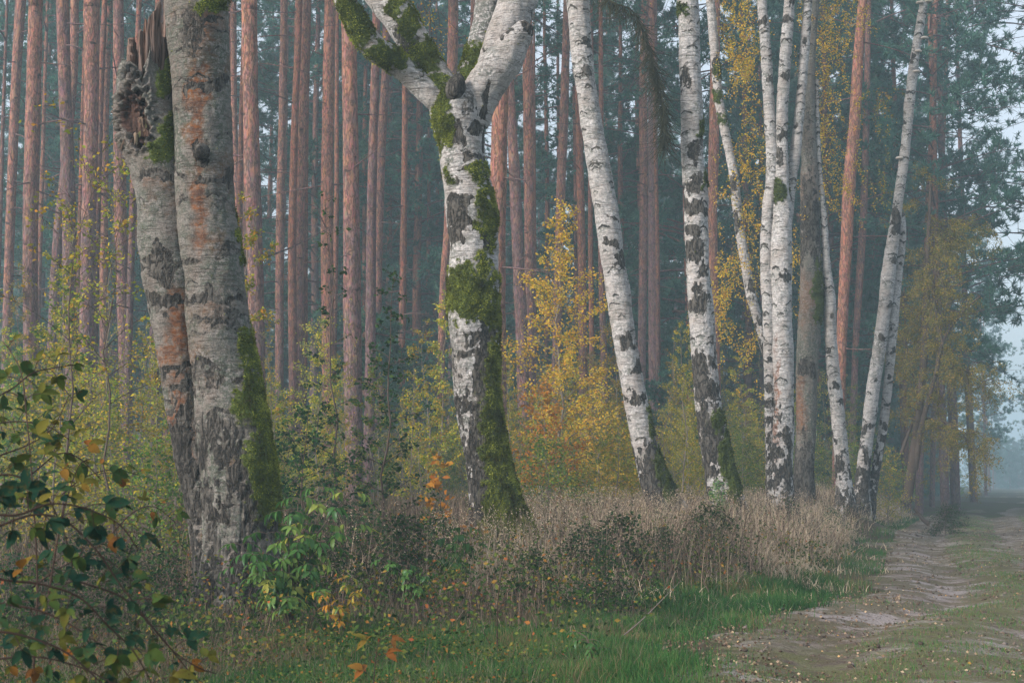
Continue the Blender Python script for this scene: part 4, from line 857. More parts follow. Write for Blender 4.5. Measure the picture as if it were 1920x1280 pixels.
for k, (px, d, lm, h, lab) in enumerate([(1440, 40, L_YG, 3.0, 'leafy yellow-green bush behind the birch clump'), (1380, 38, L_GREEN, 2.6, 'dull green bush between the upright birch and the clump'), (1500, 42, L_GREEN, 3.2, 'green bush in the gap by the brown-barked birch'), (1590, 43, L_GREEN, 2.2, 'fresh green bush behind the slim scarred birch'), (1260, 34, L_OCHRE, 2.6, 'ochre bush between the leaning and the blotched birch'), (1665, 44, L_YG, 2.4, 'yellowish bush right of the leaning white pair'), (1350, 48, L_OCHRE, 4.6, 'tall ochre bush behind the blotched birch'), (1560, 50, L_OCHRE, 4.8, 'tall ochre bush behind the birches by the track'), (300, 17, L_GREEN, 1.6, 'leafy green bush left of the old birch foot'), (180, 19, L_YG, 2.6, 'yellow-green bush among the leftmost pines'), (80, 17.5, L_OCHRE, 2.8, 'thin ochre bush at the left picture edge'), (260, 22, L_YG, 3.2, 'tall airy yellow-leaved bush left of the broken snag')]):
    single('bush', lab, 'bush', px, d, lm, h=h, seed=520 + k, r0=.02, nb=36, bl=1.1 if h > 2 else .9, t0=.05, up=.6, sub=7, leaves=2600, ls=.05, spread=.06)
# tall airy shrub sprays at left with yellow-green leaves up to mid picture
single('rowan_sapling', 'tall thin-twigged shrub with yellow-green leaf clusters in front of the left pines', 'sapling', 120, 16, L_YG, h=4.9, seed=540, r0=.018, nb=22, bl=1.2, t0=.35, up=.9, sub=5, leaves=700, ls=.055, spread=.05, sm=M_TWIG, shape=lambda t: .8)
single('rowan_sapling', 'second thin-twigged shrub with yellow-green clusters, nearer the broken snag', 'sapling', 215, 17, L_YG, h=4.9, seed=541, r0=.018, nb=20, bl=1.0, t0=.4, up=.9, sub=5, leaves=600, ls=.055, spread=.05, sm=M_TWIG, shape=lambda t: .8)

# ochre-leaved tree at right, leaning dark trunk and wide fine crown
def ochre():
    d = 46.; loc = base_of(1712, 920, d); t = thing('willow_tree', 'wide tree with dark trunk and fine ochre-green leaves right of the white pair', 'tree', loc)
    b = Buf(); lb = Buf(); R_ = np.random.RandomState(61); P = lambda *q: np.array([at(x, y, d + z) for x, y, z in q])
    mains = [(P((1700, 940, 0), (1712, 860, 0), (1724, 760, 0), (1735, 640, .1), (1738, 520, .2), (1742, 420, .2), (1745, 330, .2)), .17), (P((1715, 880, 0), (1730, 790, -.3), (1755, 700, -.6), (1768, 640, -.8), (1800, 590, -1), (1838, 555, -1.2)), .11),
             (P((1768, 645, -.8), (1752, 560, -1), (1756, 480, -1)), .05), (P((1690, 850, 0), (1720, 750, .5), (1700, 650, .8), (1695, 540, 1)), .06), (P((1726, 780, 0), (1790, 800, -.8), (1830, 850, -1.2)), .04), (P((1738, 520, .2), (1790, 430, .4), (1830, 400, .4)), .05), (P((1755, 700, -.6), (1800, 690, -1), (1850, 720, -1.3)), .04)]
    C = []
    for pts, r in mains:
        Q, s = catmull(pts, 24); b.tube(Q, np.linspace(r, r * .25, 24), 7)
        for _ in range(34):
            k = R_.randint(6 if r < .15 else 8, 24); p = Q[k]; dv = unit(R_.normal(0, 1, 3) * np.array([1, 1, .7]) + np.array([0, 0, .35])); L = R_.uniform(.6, 1.7)
            q = np.linspace(0, 1, 6)[:, None]; B = p + dv * L * q + np.array([0, 0, -.55]) * L * q ** 2; b.tube(B, .014 * (1.1 - q[:, 0]), 3)
            for m_ in range(6):
                s0 = R_.uniform(.2, 1); pp = B[0] + (B[-1] - B[0]) * s0; e = unit(R_.normal(0, 1, 3) + dv * .5) * .4; e[2] -= .25
                b.tube(np.array([pp, pp + e * .5, pp + e + np.array([0, 0, -.1])]), [.005, .004, .002], 3); nl = R_.randint(18, 56); u = R_.uniform(0, 1, nl)[:, None]; C.append(pp + e * u + R_.normal(0, .05, (nl, 3)))
    leaf_cards(lb, np.concatenate(C), .06, R_, -.3, .5)
    b.build('trunk', M_TWIG, t, loc); lb.build('crown', leafmat('olive_ochre_leaves', [(0, (.10, .12, .03)), (.5, (.21, .20, .045)), (.85, (.36, .27, .05)), (1, (.46, .27, .04))], .4, var=False), t, loc)
ochre()
# hanging golden sprays of the birches
def sprays(t, loc, anchors, d, lm, seed, n, ls=.05, name='hanging_twig', r=.5, L=(.5, 1.3), dens=34):
    R_ = np.random.RandomState(seed); b = Buf(); lb = Buf(); C = []
    for (x, y, rx, ry, wgt) in anchors:
        for _ in range(int(n * wgt * 1.4)):
            p = at(x + R_.normal(0, rx * .5), y + R_.normal(0, ry * .5), d + R_.normal(0, r)); dv = R_.normal(0, .35, 3); dv[2] = -R_.uniform(.5, 1.); l_ = R_.uniform(*L) * .6
            q = np.linspace(0, 1, 6)[:, None]; e = R_.normal(0, .25, 3); Tw = p + dv * l_ * q + e * l_ * q ** 2 + np.array([0, 0, .25]) * l_ * (1 - q) ** 2; b.tube(Tw, .004 * (1.2 - q[:, 0]), 3)
            s = R_.uniform(0, 4.99, dens); i0 = s.astype(int); f = (s - i0)[:, None]; C.append(Tw[i0] * (1 - f) + Tw[i0 + 1] * f + R_.normal(0, .04, (dens, 3)))
    C = np.concatenate(C); leaf_cards(lb, C, ls, R_, -.5, .7); b.build(name, M_TWIG, t, loc); lb.build('foliage', lm, t, loc)
sprays(tI, locI, [(1395, 60, 50, 90, 1), (1400, 130, 22, 50, .5), (1360, 20, 40, 50, .4), (1395, 330, 40, 120, .8), (1385, 480, 50, 90, .8), (1350, 560, 30, 90, .6), (1410, 240, 30, 60, .4), (1380, 640, 60, 60, .5)], 34.2, L_GOLD, 71, 34)
tF = find('brown-barked'); sprays(tF, tuple(tF.location), [(1560, 90, 60, 100, 1), (1550, 220, 30, 90, .7), (1545, 330, 40, 60, .4), (1500, 470, 40, 90, .6), (1600, 330, 40, 60, .3), (1570, 20, 60, 40, .6)], 36.6, L_GOLD, 72, 34)
sprays(tH, tuple(tH.location), [(1640, 200, 30, 40, .6), (1650, 330, 30, 100, .6), (1665, 180, 20, 30, .3)], 39, L_YG, 73, 14, dens=26)
tB_up = find('forked white'); sprays(tB_up, locB, [(800, 40, 26, 30, 1)], 19.6, L_GOLD, 74, 10, ls=.035, dens=14)
# dark drooping twig brush beside the blotched birch
M_BROOM = twig_mat('dark_twig_brush', (.018, .022, .012), (.05, .05, .03))
def brush():
    t = find('leaning to the left'); loc = tuple(t.location); b = Buf(); R_ = np.random.RandomState(9); d = 25.6
    main, _ = catmull(np.array([at(1092, -70, 26.9), at(1120, -25, 26.3), at(1150, 5, d), at(1185, 20, d), at(1205, 55, d), at(1222, 110, d), at(1238, 170, d), at(1245, 230, d), at(1246, 290, d)]), 40); b.tube(main, np.linspace(.022, .006, 40), 5)
    for _ in range(1100):
        k = int(R_.beta(3, 1.4) * 39); p = main[k]; l_ = R_.uniform(.15, .55); dv = unit(R_.normal(0, .5, 3) + np.array([0, 0, -.9])); q = np.linspace(0, 1, 4)[:, None]
        b.tube(p + dv * l_ * q + R_.normal(0, .12, 3) * l_ * q ** 2,   .0045 * (1.2 - q[:, 0]) + .0015, 3)
    b.build('drooping_branch', M_BROOM, t, loc)
brush()

# ------------------------------------------------------------------ near plants: bramble, elder
def shaped_leaves(buf, P, D, Nn, L, asp, rs, tone, curl=.25, serr=True):
    """broad leaf with midrib fold, toothed outline and tip droop. P,D,Nn (N,3) L (N,)"""
    N = len(P); cur = curl * rs.uniform(-.3, 2.6, N); asp = asp * rs.uniform(.75, 1.2, N); D = unit(D); S_ = unit(np.cross(Nn, D)); U = np.cross(D, S_); K = 7
    out = []
    wprof = [.0, .62, .95, 1., .82, .5, .0]
    for i in range(K):
        t = i / (K - 1); w_ = wprof[i] * asp * .5 + 0 * L; te = (.93 if i % 2 else 1.04) if serr else 1
        c = P + D * (L * t)[:, None] - U * (L * cur * t * t)[:, None]
        e = (L * w_ * te)[:, None]; lift = (L * w_ * .35)[:, None]
        out += [c - S_ * e + U * lift, c, c + S_ * e + U * lift]
    V = np.stack(out, 1); q = []
    for i in range(K - 1): q += [(3 * i, 3 * i + 1, 3 * i + 4, 3 * i + 3), (3 * i + 1, 3 * i + 2, 3 * i + 5, 3 * i + 4)]
    buf.cards(V, q, tone)
def spotted(m_):
    return m_
L_BR = leafmat('bramble_leaf_skin', [(0, (.009, .032, .024)), (.35, (.017, .05, .03)), (.6, (.045, .08, .022)), (.86, (.13, .12, .025)), (.94, (.22, .08, .02)), (1, (.15, .07, .025))], .25, 0, var=False)
M_CANE = twig_mat('bramble_cane_skin', (.03, .022, .02), (.07, .045, .035))
def bramble(label, path, d0, d1, seed, n, ls=.06, tones=None):
    """path picture points; canes arch; trifoliate leaves"""
    R_ = np.random.RandomState(seed); m_ = len(path); pts = np.array([at(x, y, d0 + (d1 - d0) * i / (m_ - 1)) for i, (x, y) in enumerate(path)])
    loc = tuple(float(v) for v in (pts[0][0], pts[0][1], g(pts[0][0], pts[0][1]))); t = thing('bramble', label, 'bramble', loc, 'bramble canes in the left foreground')
    Q, s = catmull(pts, 40); b = Buf(); lb = Buf(); b.tube(Q, np.linspace(.0034, .0015, 40), 6)
    for k in R_.randint(0, 40, 26):   # thorns
        dv = unit(R_.normal(0, 1, 3)) * .008; b.tube(np.array([Q[k], Q[k] + dv]), [.0015, .0002], 3)
    P, D, Nn, Ls, tn = [], [], [], [], []
    for i in range(n):
        k = int(3 + (i + R_.uniform(0, .8)) / n * 36); k = min(k, 39); p = Q[k]; dirn = unit(Q[min(39, k + 1)] - Q[k - 1]); sgn = 1 if i % 2 else -1
        out = unit(np.cross(dirn, np.array([0, -1., 0])) * sgn + R_.normal(0, .35, 3) + dirn * .6); L = ls * R_.uniform(.75, 1.2); pet = p + out * L * .9; b.tube(np.array([p, (p + pet) / 2 + [0, 0, .004], pet]), .0013, 4)
        up = unit(np.array([0, -.55, .8]) + R_.normal(0, .35, 3)); tone = (R_.uniform(0, .68) if R_.uniform() < .78 else R_.uniform(.7, 1)) if tones is None else R_.uniform(*tones)
        sd_ = unit(np.cross(up, out))
        for a, sc in ((0, 1.), (1.15, .78), (-1.15, .78)):
            P.append(pet); D.append(out * cos(a) + sd_ * sin(a) + np.array([0, 0, -.15])); Nn.append(up + R_.normal(0, .15, 3)); Ls.append(L * sc); tn.append(min(1, max(0, tone + R_.normal(0, .06))))
    shaped_leaves(lb, np.array(P), np.array(D), unit(np.array(Nn)), np.array(Ls), .6, R_, np.array(tn)); b.build('cane', M_CANE, t, loc); lb.build('foliage', L_BR, t, loc)
BR = [('arching bramble cane with dark glossy leaves reaching right toward the old birch foot', [(-60, 1000), (0, 985), (60, 965), (120, 975), (180, 1030), (225, 1095), (275, 1160), (320, 1215), (370, 1250), (405, 1262)], 3.6, 4.0, 15, .052, None),
      ('bramble cane running low across the left bottom corner', [(-60, 1060), (0, 1085), (80, 1095), (150, 1120), (200, 1170), (250, 1220), (290, 1290)], 3.3, 3.5, 12, .05, None),
      ('upright bramble shoot with rust-brown and green leaves at the left edge', [(60, 1300), (70, 1100), (60, 900), (50, 780), (40, 700), (20, 660), (5, 640)], 4.2, 4.6, 9, .055, (.5, .98)),
      ('bramble spray with yellow-green leaves below the leftmost pines', [(-40, 980), (20, 920), (70, 880), (110, 850), (150, 860), (190, 900)], 4.4, 4.8, 10, .055, (.35, .88)),
      ('bramble cane with blue-green leaves arching over the left foreground', [(-50, 960), (30, 965), (90, 945), (150, 950), (220, 980), (260, 1030)], 3.4, 3.6, 11, .052, (0, .4)),
      ('short bramble shoot with leaves turning red near the left edge', [(90, 1120), (110, 1000), (130, 920), (150, 870), (170, 860)], 4.6, 4.8, 7, .045, (.7, 1)),
      ('bramble tangle low in the bottom left corner', [(-40, 1180), (40, 1190), (120, 1220), (180, 1270), (220, 1310)], 3.4, 3.5, 11, .05, None),
      ('thin bramble cane trailing to the bottom edge below the old birch', [(150, 1090), (230, 1120), (290, 1180), (340, 1240), (380, 1290)], 4.3, 4.6, 10, .05, None),
      ('upper bramble shoot with green leaves in front of the leftmost pines', [(-40, 760), (20, 730), (60, 700), (100, 690), (140, 684)], 4.5, 4.7, 7, .055, (.4, .8)),
      ('bramble cane with dull green leaves midway up the left edge', [(-50, 870), (10, 850), (60, 830), (100, 800), (130, 740)], 5.0, 5.2, 9, .05, (.3, .9)),
      ('bramble shoot curving over dead stalks left of the old birch', [(60, 1100), (120, 1060), (180, 1040), (240, 1080), (280, 1130)], 5.5, 5.8, 9, .05, None)]
BR += [('bramble cane with small mixed green and brown leaves, lowest at the left bottom edge', [(-40, 1240), (60, 1230), (150, 1250), (230, 1290)], 3.8, 3.9, 12, .045, None),
      ('leafy bramble sprig yellowing at its tip beside the old birch foot', [(200, 1010), (250, 960), (290, 950), (330, 980)], 6.2, 6.4, 9, .045, (.5, .9)),
      ('bramble sprig of small yellow-green leaves over the brown stalks, left of centre-left', [(80, 960), (150, 900), (210, 880), (260, 890)], 5.4, 5.6, 10, .045, (.55, .88)),
      ('dense bramble sprig at the left edge below the yellow-green clusters', [(-40, 800), (30, 790), (90, 800), (140, 830)], 5.2, 5.3, 11, .05, (.2, .85)),
      ('drooping bramble cane with dark leaves at the left edge, lower middle', [(-40, 900), (20, 890), (80, 920), (120, 1000), (140, 1080)], 4.2, 4.3, 13, .05, (.0, .6)),
      ('bramble cane sweeping down through the corner tangle toward the right', [(0, 1130), (90, 1150), (190, 1210), (260, 1290)], 3.9, 4.0, 13, .045, (.2, .9))]
for k, (lab, path, a, b_, n_, l_, tn_) in enumerate(BR): bramble(lab, path, a, b_, 600 + k, int(n_ * 1.15), l_ * .98, tn_)
L_EL = leafmat('elder_leaf_skin', [(0, (.03, .09, .026)), (.5, (.07, .165, .04)), (.85, (.17, .26, .06)), (1, (.34, .32, .06))], .35, .012, var=False)
def elder(label, px, py, d, seed, tops, ls=.11, tone=(0, .9), mat=None, name='elder_shrub', npair=5, asp=.42):
    R_ = np.random.RandomState(seed); loc = base_of(px, py, d); t = thing(name, label, 'shrub', loc); b = Buf(); lb = Buf(); P, D, Nn, Ls, tn = [], [], [], [], []
    for (tx, ty, dz) in tops:
        a0 = np.array(loc); a2 = at(tx, ty, d + dz); mid = (a0 + a2) / 2 + np.array([(a0[0] - a2[0]) * .25, 0, .1]); Q, _ = catmull(np.array([a0, mid, a2]), 16); b.tube(Q, np.linspace(.009, .003, 16), 6)
        for i in range(npair):
            k = 15 - int(i * 11 / npair); p = Q[k]
            for sg in (-1, 1):
                az = i * 1.57 + R_.uniform(-.4, .4); o = np.array([cos(az) * sg, sin(az) * sg * .8, .45]); o = unit(o); R0 = ls * R_.uniform(1.3, 1.9)
                q = np.linspace(0, 1, 5)[:, None]; rach = p + o * R0 * q + np.array([0, 0, -.5]) * R0 * q ** 2; b.tube(rach, .002, 4); dr = unit(rach[-1] - rach[-2]); sdv = unit(np.cross(dr, [0, 0, 1.])); upv = unit(np.cross(sdv, dr)); tone_ = R_.uniform(*tone)
                for (kk, a) in ((4, 0), (3, 1), (3, -1), (2, 1.2), (2, -1.2)):
                    P.append(rach[kk]); D.append(dr * cos(a) + sdv * sin(a) + np.array([0, 0, -.25])); Nn.append(upv + R_.normal(0, .15, 3)); Ls.append(ls * R_.uniform(.75, 1.1)); tn.append(np.clip(tone_ + R_.normal(0, .08), 0, 1))
    shaped_leaves(lb, np.array(P), np.array(D), unit(np.array(Nn)), np.array(Ls), asp, R_, np.array(tn), .3); b.build('stem', M_TWIG, t, loc); lb.build('foliage', mat or L_EL, t, loc)
elder('fresh green elder shrub in front of the thick old birch, right side of its foot', 545, 1165, 12.6, 701, [(500, 1000, -.2), (455, 1065, -.3), (560, 935, .1), (600, 915, .2), (655, 925, .1), (620, 1000, 0), (560, 1010, -.2), (500, 1080, -.4), (450, 1020, -.2), (660, 985, .2), (590, 1060, -.3), (540, 960, -.3), (585, 980, .2), (530, 1120, -.5), (620, 1100, -.2), (480, 1040, -.5)], .105, (0, .95))
elder('low shrub with yellow and green leaves right of the old birch foot', 640, 1170, 12.2, 702, [(600, 1110, 0), (650, 1085, 0), (690, 1105, .1), (625, 1135, -.2)], .07, (.6, 1), mat=leafmat('yellowing_leaf_skin', [(0, (.04, .10, .03)), (.6, (.10, .16, .03)), (.8, (.38, .27, .03)), (1, (.42, .20, .03))], .35, .01, var=False), npair=4)
elder('small bush of broad green leaves in front of the forked birch foot', 850, 1085, 15.5, 703, [(840, 1010, 0), (870, 990, 0), (890, 1020, .1), (820, 1045, -.1), (860, 1055, -.3)], .09, (0, .8), asp=.6)
elder('small leafy shrub right of the elder, in the brown undergrowth', 780, 1100, 14, 704, [(760, 1060, 0), (720, 1050, 0), (800, 1075, 0)], .07, (0, .6), asp=.55)
elder('low broad-leaved sprout in the green grass of the verge', 1110, 1235, 10.4, 705, [(1100, 1200, 0), (1120, 1215, 0), (1085, 1185, .1)], .06, (0, .4), npair=2, asp=.35)
# single drooping near sprout with red and yellow leaves
bramble('small shoot with one red and one yellow leaf by the bottom edge', [(700, 1290), (705, 1230), (715, 1195), (735, 1190)], 7.2, 7.2, 650, 4, .07, (.84, .98))

# ------------------------------------------------------------------ ground cover (stuff)
rs = np.random.RandomState(31)
def samp(n, Y0, Y1, a, b, pw=1.0, side='edge', msk=None, sc=1.2, thr=.45, seed=1):
    """points with Y in range (denser near), at a..b metres left of the track edge, limited to a widened frustum"""
    u = rs.uniform(0, 1, n); Y_ = Y0 * (Y1 / Y0) ** (u ** pw); e_ = rs.uniform(a, b, n) + (fbm(np.stack([Y_ * .9, Y_ * 0, Y_ * 0 + 7], -1), 77, 3) - .5) * 1.5 * (b > 1); X_ = edge(Y_) - e_ - (rs.normal(0, .22, n) if b > 1 else 0)
    k = (np.abs(X_) < .44 * Y_ + 1); X_, Y_ = X_[k], Y_[k]
    if msk is not None:
        nz = fbm(np.stack([X_ * sc, Y_ * sc, X_ * 0], -1), seed, 3); k = nz + rs.uniform(-.08, .08, len(nz)) > thr; X_, Y_ = X_[k], Y_[k]
    return np.stack([X_, Y_, ground(X_, Y_)], -1)
# dry pale grass on the bank
b = Buf()
B = samp(90000, 12.5, 60, .2, 6, .9, msk=1, thr=.42, seed=3); px_, _ = project(B); k = (B[:, 1] > 15) & ((px_ > 820) | (rs.uniform(size=len(B)) < .25)); B = B[k]
en = edge(B[:, 1]) - B[:, 0]
B = B[(en > np.where(B[:, 1] > 19, .5, 1.5) + 1.2 * (vn(B * np.array([.7, .7, 0]), 61) - .5)) | (rs.uniform(size=len(B)) < .16)]
h = .45 * rs.uniform(.3, 1.2, len(B)) * (.45 + 1.1 * fbm(B * np.array([1.3, 1.3, 0]), 52, 3)) * (sst(0, 1, (edge(B[:, 1]) - B[:, 0] + rs.normal(0, .3, len(B)) - .1) / np.interp(B[:, 1], [17, 26], [3.0, 1.0]))).clip(.3, 1) * np.interp(B[:, 1], [18, 30], [1.0, 1.25]); blades(b, B, h, .004 + .0004 * B[:, 1] * rs.uniform(.5, 1.2, len(B)), rs, .95, rnd=np.clip(fbm(B * np.array([.8, .8, 0]), 15, 3) * .9 + rs.normal(0, .22, len(B)), 0, 1))
Bt = B; B = B[(rs.uniform(size=len(B)) < .09) & (edge(B[:, 1]) - B[:, 0] > np.interp(B[:, 1], [19, 28], [2.2, .7]) + rs.normal(0, .4, len(B)))]; B = B + rs.normal(0, .05, B.shape) * np.array([1, 1, 0]); blades(b, B, rs.uniform(.45, .9, len(B)), .002 + .0002 * B[:, 1], rs, .3, rnd=rs.uniform(.3, .9, len(B)))
Hd = np.repeat(B, 7, 0) + rs.normal(0, .03, (len(B) * 7, 3)); Hd[:, 2] += rs.uniform(.38, .8, len(Hd)); leaf_cards(b, Hd, .028, rs, .6, .35, rnd=rs.uniform(.2, .8, len(Hd)))
tag(b.build('dry_grass', G_DRY), 'tall straw-coloured dry grass covering the bank below the birches', 'grass', kind='stuff')
# short fresh grass
b = Buf()
B1_ = samp(60000, 8.2, 20, .15, 2.1, 1., msk=1, thr=.45, seed=4); B2_ = samp(64000, 8.2, 13.8, .2, 5.0, 1., msk=1, thr=.36, seed=5)
B3_ = samp(12000, 18, 60, -.2, 1., 1., msk=1, thr=.52, seed=6); B = np.vstack([B1_, B2_, B3_]); h = rs.uniform(.04, .15, len(B)) * (.5 + 1.3 * vn(B * 1.7, 3)); blades(b, B, h, .003 + .00028 * B[:, 1], rs, .55, rnd=np.clip(1.5 * (fbm(B * np.array([1.1, 1.1, 0]), 63, 3) - .5) + .55 + rs.normal(0, .22, len(B)), 0, 1))
# strip between the ruts and right of them
B = samp(30000, 8.2, 60, -2.9, -1.4, 1., msk=1, thr=.50, seed=7); B = np.vstack([B, samp(26000, 8.2, 60, -6.2, -3.9, 1., msk=1, thr=.48, seed=8), samp(30000, 8.2, 18, -4.5, .6, 1., msk=1, thr=.60, seed=18)])
tn_ = rs.uniform(.45, 1, len(B)); blades(b, B, rs.uniform(.025, .07, len(B)), .003 + .0003 * B[:, 1], rs, .6, rnd=tn_)
tag(b.build('green_grass', G_GREEN), 'short fresh green grass along the track edge and between the ruts', 'grass', kind='stuff')
# brown dead stalks and herbs between and in front of the trunks
b = Buf()
B = samp(60000, 12.3, 45, 1.3, 16, 1.0, msk=1, thr=.40, seed=9); k = rs.uniform(size=len(B)) < .9; B = B[k]; h = rs.uniform(.25, .95, len(B)) * (.32 + .68 * sst(12.5, 18, B[:, 1])); blades(b, B, h, .004 + .0003 * B[:, 1], rs, .45)
B = samp(26000, 7.5, 12.5, 3.2, 9, 1.0, msk=1, thr=.42, seed=10); blades(b, B, rs.uniform(.08, .36, len(B)), .0045, rs, .7)
B = samp(12000, 8.4, 15, .5, 4.6, 1.0, msk=1, thr=.5, seed=44); blades(b, B, rs.uniform(.08, .30, len(B)), .0035, rs, .9)
tag(b.build('dead_stalks', G_BROWN), 'tangle of brown and grey dead stalks under the trees', 'undergrowth', kind='stuff')
# low leafy cover
b = Buf(); C = []
B = samp(16000, 10, 60, .8, 20, .9, msk=1, sc=.9, thr=.46, seed=11)
for q in range(11): C.append(B + np.stack([rs.normal(0, .10, len(B)), rs.normal(0, .10, len(B)), rs.uniform(.03, .62, len(B)) * (.4 + vn(B * .8, 6))], -1) * np.array([1, 1, 1]))
C = np.concatenate(C); C[:, 2] *= 1
leaf_cards(b, C, .045, rs, .1, .6, flat=.6)
B = samp(7000, 7, 12, 1.2, 8, .9, msk=1, sc=1.4, thr=.47, seed=12); C = np.concatenate([B + np.stack([rs.normal(0, .06, len(B)), rs.normal(0, .06, len(B)), rs.uniform(.02, .22, len(B))], -1) for q in range(6)]); leaf_cards(b, C, .028, rs, .1, .6, flat=.6)
tag(b.build('undergrowth', G_HERB), 'low leafy bramble and herb cover on the forest floor', 'undergrowth', kind='stuff')
# leaf litter
b = Buf(); B = np.vstack([samp(16000, 8, 60, -6, .6, .9, msk=1, sc=1.6, thr=.52, seed=71), samp(14000, 8, 20, -1, 6, 1., msk=1, sc=1.6, thr=.48, seed=72)]); B[:, 2] += .025; leaf_cards(b, B, .028, rs, 0, .8, flat=.10)
tag(b.build('leaf_litter', L_LITTER), 'scattered fallen birch leaves on the track and verge', 'fallen leaves', kind='stuff')
b = Buf(); B = samp(2600, 8, 45, -5, .3, .9, msk=1, sc=2.2, thr=.46, seed=90); N_ = len(B); r_ = (rs.uniform(.006, .022, N_) * (1 + B[:, 1] / 30))[:, None, None]
oc = np.array([(1, 0, 0), (0, 1, 0), (-1, 0, 0), (0, -1, 0), (0, 0, .7), (0, 0, -.5)]); V = B[:, None] + np.array([0, 0, .02]) + (oc[None] + rs.normal(0, .22, (N_, 6, 3))) * r_ * rs.uniform(.7, 1.4, (N_, 1, 3))
b.cards(V, [(0, 1, 4), (1, 2, 4), (2, 3, 4), (3, 0, 4), (1, 0, 5), (2, 1, 5), (3, 2, 5), (0, 3, 5)], rs.uniform(0, 1, N_))
mp = M('pebble_and_clod'); MPB = mp.pbr(mp.ramp(mp.attr('rnd'), [(0, (.05, .036, .028)), (.6, (.12, .09, .07)), (1, (.17, .145, .13))]), .95)
tag(b.build('gravel', MPB), 'small clods and pebbles scattered on the track', 'gravel', kind='stuff')
# bramble bushes on the bank
gB = 'low bramble bushes on the bank'
BB = [make_plant('bramble_bush', '', 'bush', L_DARK, gB, sm=M_TWIG, seed=800 + k, h=.8, r0=.01, nb=34, bl=.75, t0=.02, up=.5, droop=.5, sub=6, leaves=1300, ls=.045, spread=.04, twl=.5) for k in range(3)]
BL = [(1250, 17.5), (1170, 16.5), (1090, 16), (1000, 15), (760, 15.5), (700, 16.5), (620, 15.2), (560, 16), (820, 17), (300, 13.5), (240, 15), (160, 14), (90, 12.5), (30, 14), (1330, 19), (1480, 27), (1560, 32), (1770, 40), (1790, 46), (660, 18), (770, 18.5), (200, 12), (1130, 14.6)]
BLN = ['below the leaning birch, by the green turf', 'in the straw grass between forked and leaning birch', 'in the brown bank right of the forked birch foot', 'directly in front of the mossy birch foot', 'between elder and forked birch, nearer the elder', 'behind the small leafy shrub left of the forked birch', 'just right of the elder top', 'behind the elder, beside the old birch', 'at the left of the forked birch foot', 'touching the left side of the old birch foot', 'half a trunk left of the old birch, behind the stalks', 'among the brambles below the leftmost pines', 'behind the bramble canes near the left edge', 'at the far left edge behind the canes', 'in the straw grass below the blotched birch', 'in the straw grass before the birch clump', 'in front of the slim scarred birch', 'on the verge beyond the fallen branch', 'farthest one, small beside the far track', 'behind the dark spiky shrub', 'between the spiky shrub and the forked birch', 'nearest one, low in front of the old birch at left', 'nearest to the green turf in the brown bank']
for k, (px, d) in enumerate(BL):
    x = at(px, 905, d)[0]; inst(BB[k % 3], US, (x, d, g(x, d) - .03), k * 1.7, .75 + .4 * ((k * 37) % 10) / 10, 'low dark bramble bush ' + BLN[k], gB)
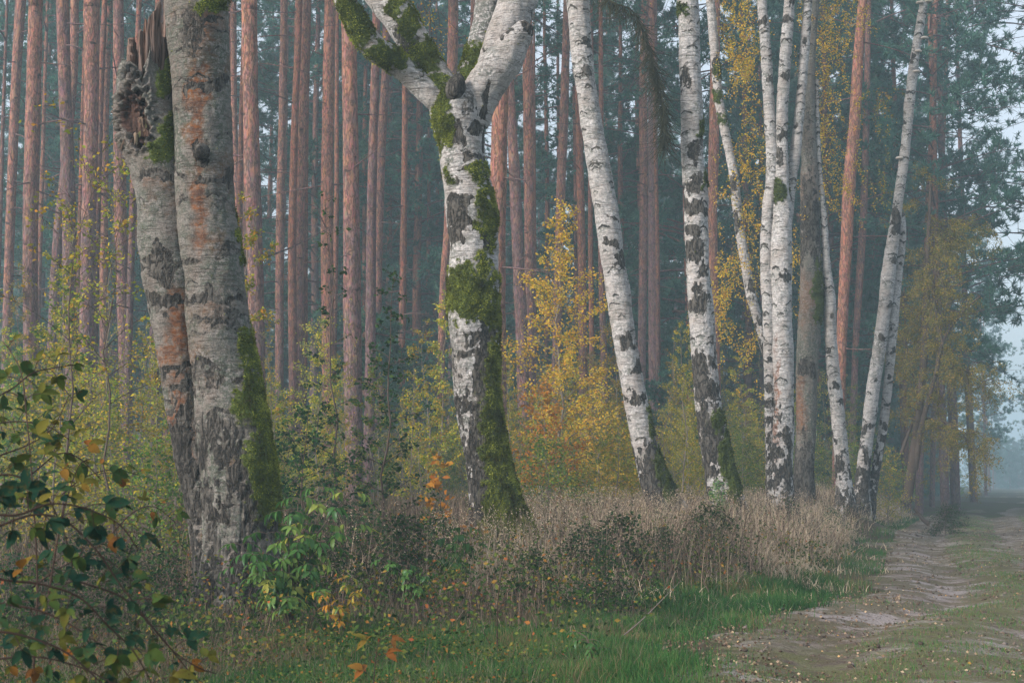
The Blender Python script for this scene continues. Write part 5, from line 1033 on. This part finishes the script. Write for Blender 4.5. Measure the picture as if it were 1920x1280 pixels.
# broken branch lying at the track edge, and two thin arching dead stems
def stick(name, label, pts, d, r, mat=M_DEAD, kids=()):
    P = np.array([at(x, y, d) for x, y in pts]); loc = tuple(float(v) for v in P[0]); b = Buf(); Q, _ = catmull(P, 20); b.tube(Q, np.linspace(r, r * .35, 20), 7)
    for kp in kids:
        K, _ = catmull(np.array([at(x, y, d) for x, y in kp]), 8); b.tube(K, np.linspace(r * .5, r * .2, 8), 5)
    tag(b.build(name, mat, None, loc, smooth=True), label, 'branch').location = loc
stick('fallen_branch', 'short dark broken branch lying at the left edge of the track', [(1742, 982), (1732, 975), (1722, 962), (1714, 953)], 47, .09, M_TWIG, [((1722, 962), (1716, 964), (1710, 962))])
stick('dead_stem', 'thin bare stem slanting up over the green grass of the verge', [(1170, 1190), (1205, 1160), (1240, 1125), (1275, 1090)], 12.5, .006, M_DEAD)
stick('dead_stem', 'forked bare stem rising from the dry grass near the track bend', [(1490, 1040), (1520, 1000), (1545, 975), (1560, 965)], 26, .012, M_TWIG, [((1535, 985), (1540, 1000), (1545, 1020))])
stick('dead_stem', 'upright brown dead stem in the grass in front of the forked birch', [(936, 1245), (932, 1180), (935, 1110), (945, 1050)], 11.5, .008, M_CANE, [((934, 1150), (955, 1100), (970, 1060)), ((936, 1240), (915, 1200), (890, 1150))])

# far hedge of mist-blue forest closing the track, and the haze
def place_far(px, d, sc, lab, k=0):
    x = at(px, 905, d)[0]; dup(LP[k], (x, d, 0), px, sc, lab, 'mist-blue pines closing the far end of the track')
for k, (px, d, sc) in enumerate([(1848, 150, 1.0), (1855, 215, 1.0), (1862, 275, 1.0), (1960, 230, 1.1)]):
    place_far(px, d, sc, 'one of the mist-blue pines closing the far end of the track', k % 3)
for k in range(16):
    d = 300 + (k * 53) % 90; px = 1830 + k * 9; x = at(px, 905, d)[0]; dup(YP[k % 2], (x, d, 0), k, 1.3, 'pale low pine thicket tree across the far misty end of the track', 'mist-blue thicket closing the far end of the track')
vm = bpy.data.materials.new('haze_air'); vm.use_nodes = True; t_ = vm.node_tree; t_.nodes.clear()
pv = t_.nodes.new('ShaderNodeVolumePrincipled'); pv.inputs['Color'].default_value = (.62, .83, .96, 1); pv.inputs['Density'].default_value = HAZE; pv.inputs['Anisotropy'].default_value = .1
oo = t_.nodes.new('ShaderNodeOutputMaterial'); t_.links.new(pv.outputs[0], oo.inputs['Volume'])
x0, x1, y0, y1, z0, z1 = -420, 520, -45, 920, -3, 44
V = np.array([(x, y, z) for z in (z0, z1) for y in (y0, y1) for x in (x0, x1)], float)
F = np.array([(0, 2, 3, 1), (4, 5, 7, 6), (0, 1, 5, 4), (2, 6, 7, 3), (0, 4, 6, 2), (1, 3, 7, 5)])
tag(mk('haze', V, [F], vm, smooth=False), 'thin blue morning mist filling the forest and the far end of the track', 'mist', kind='stuff')
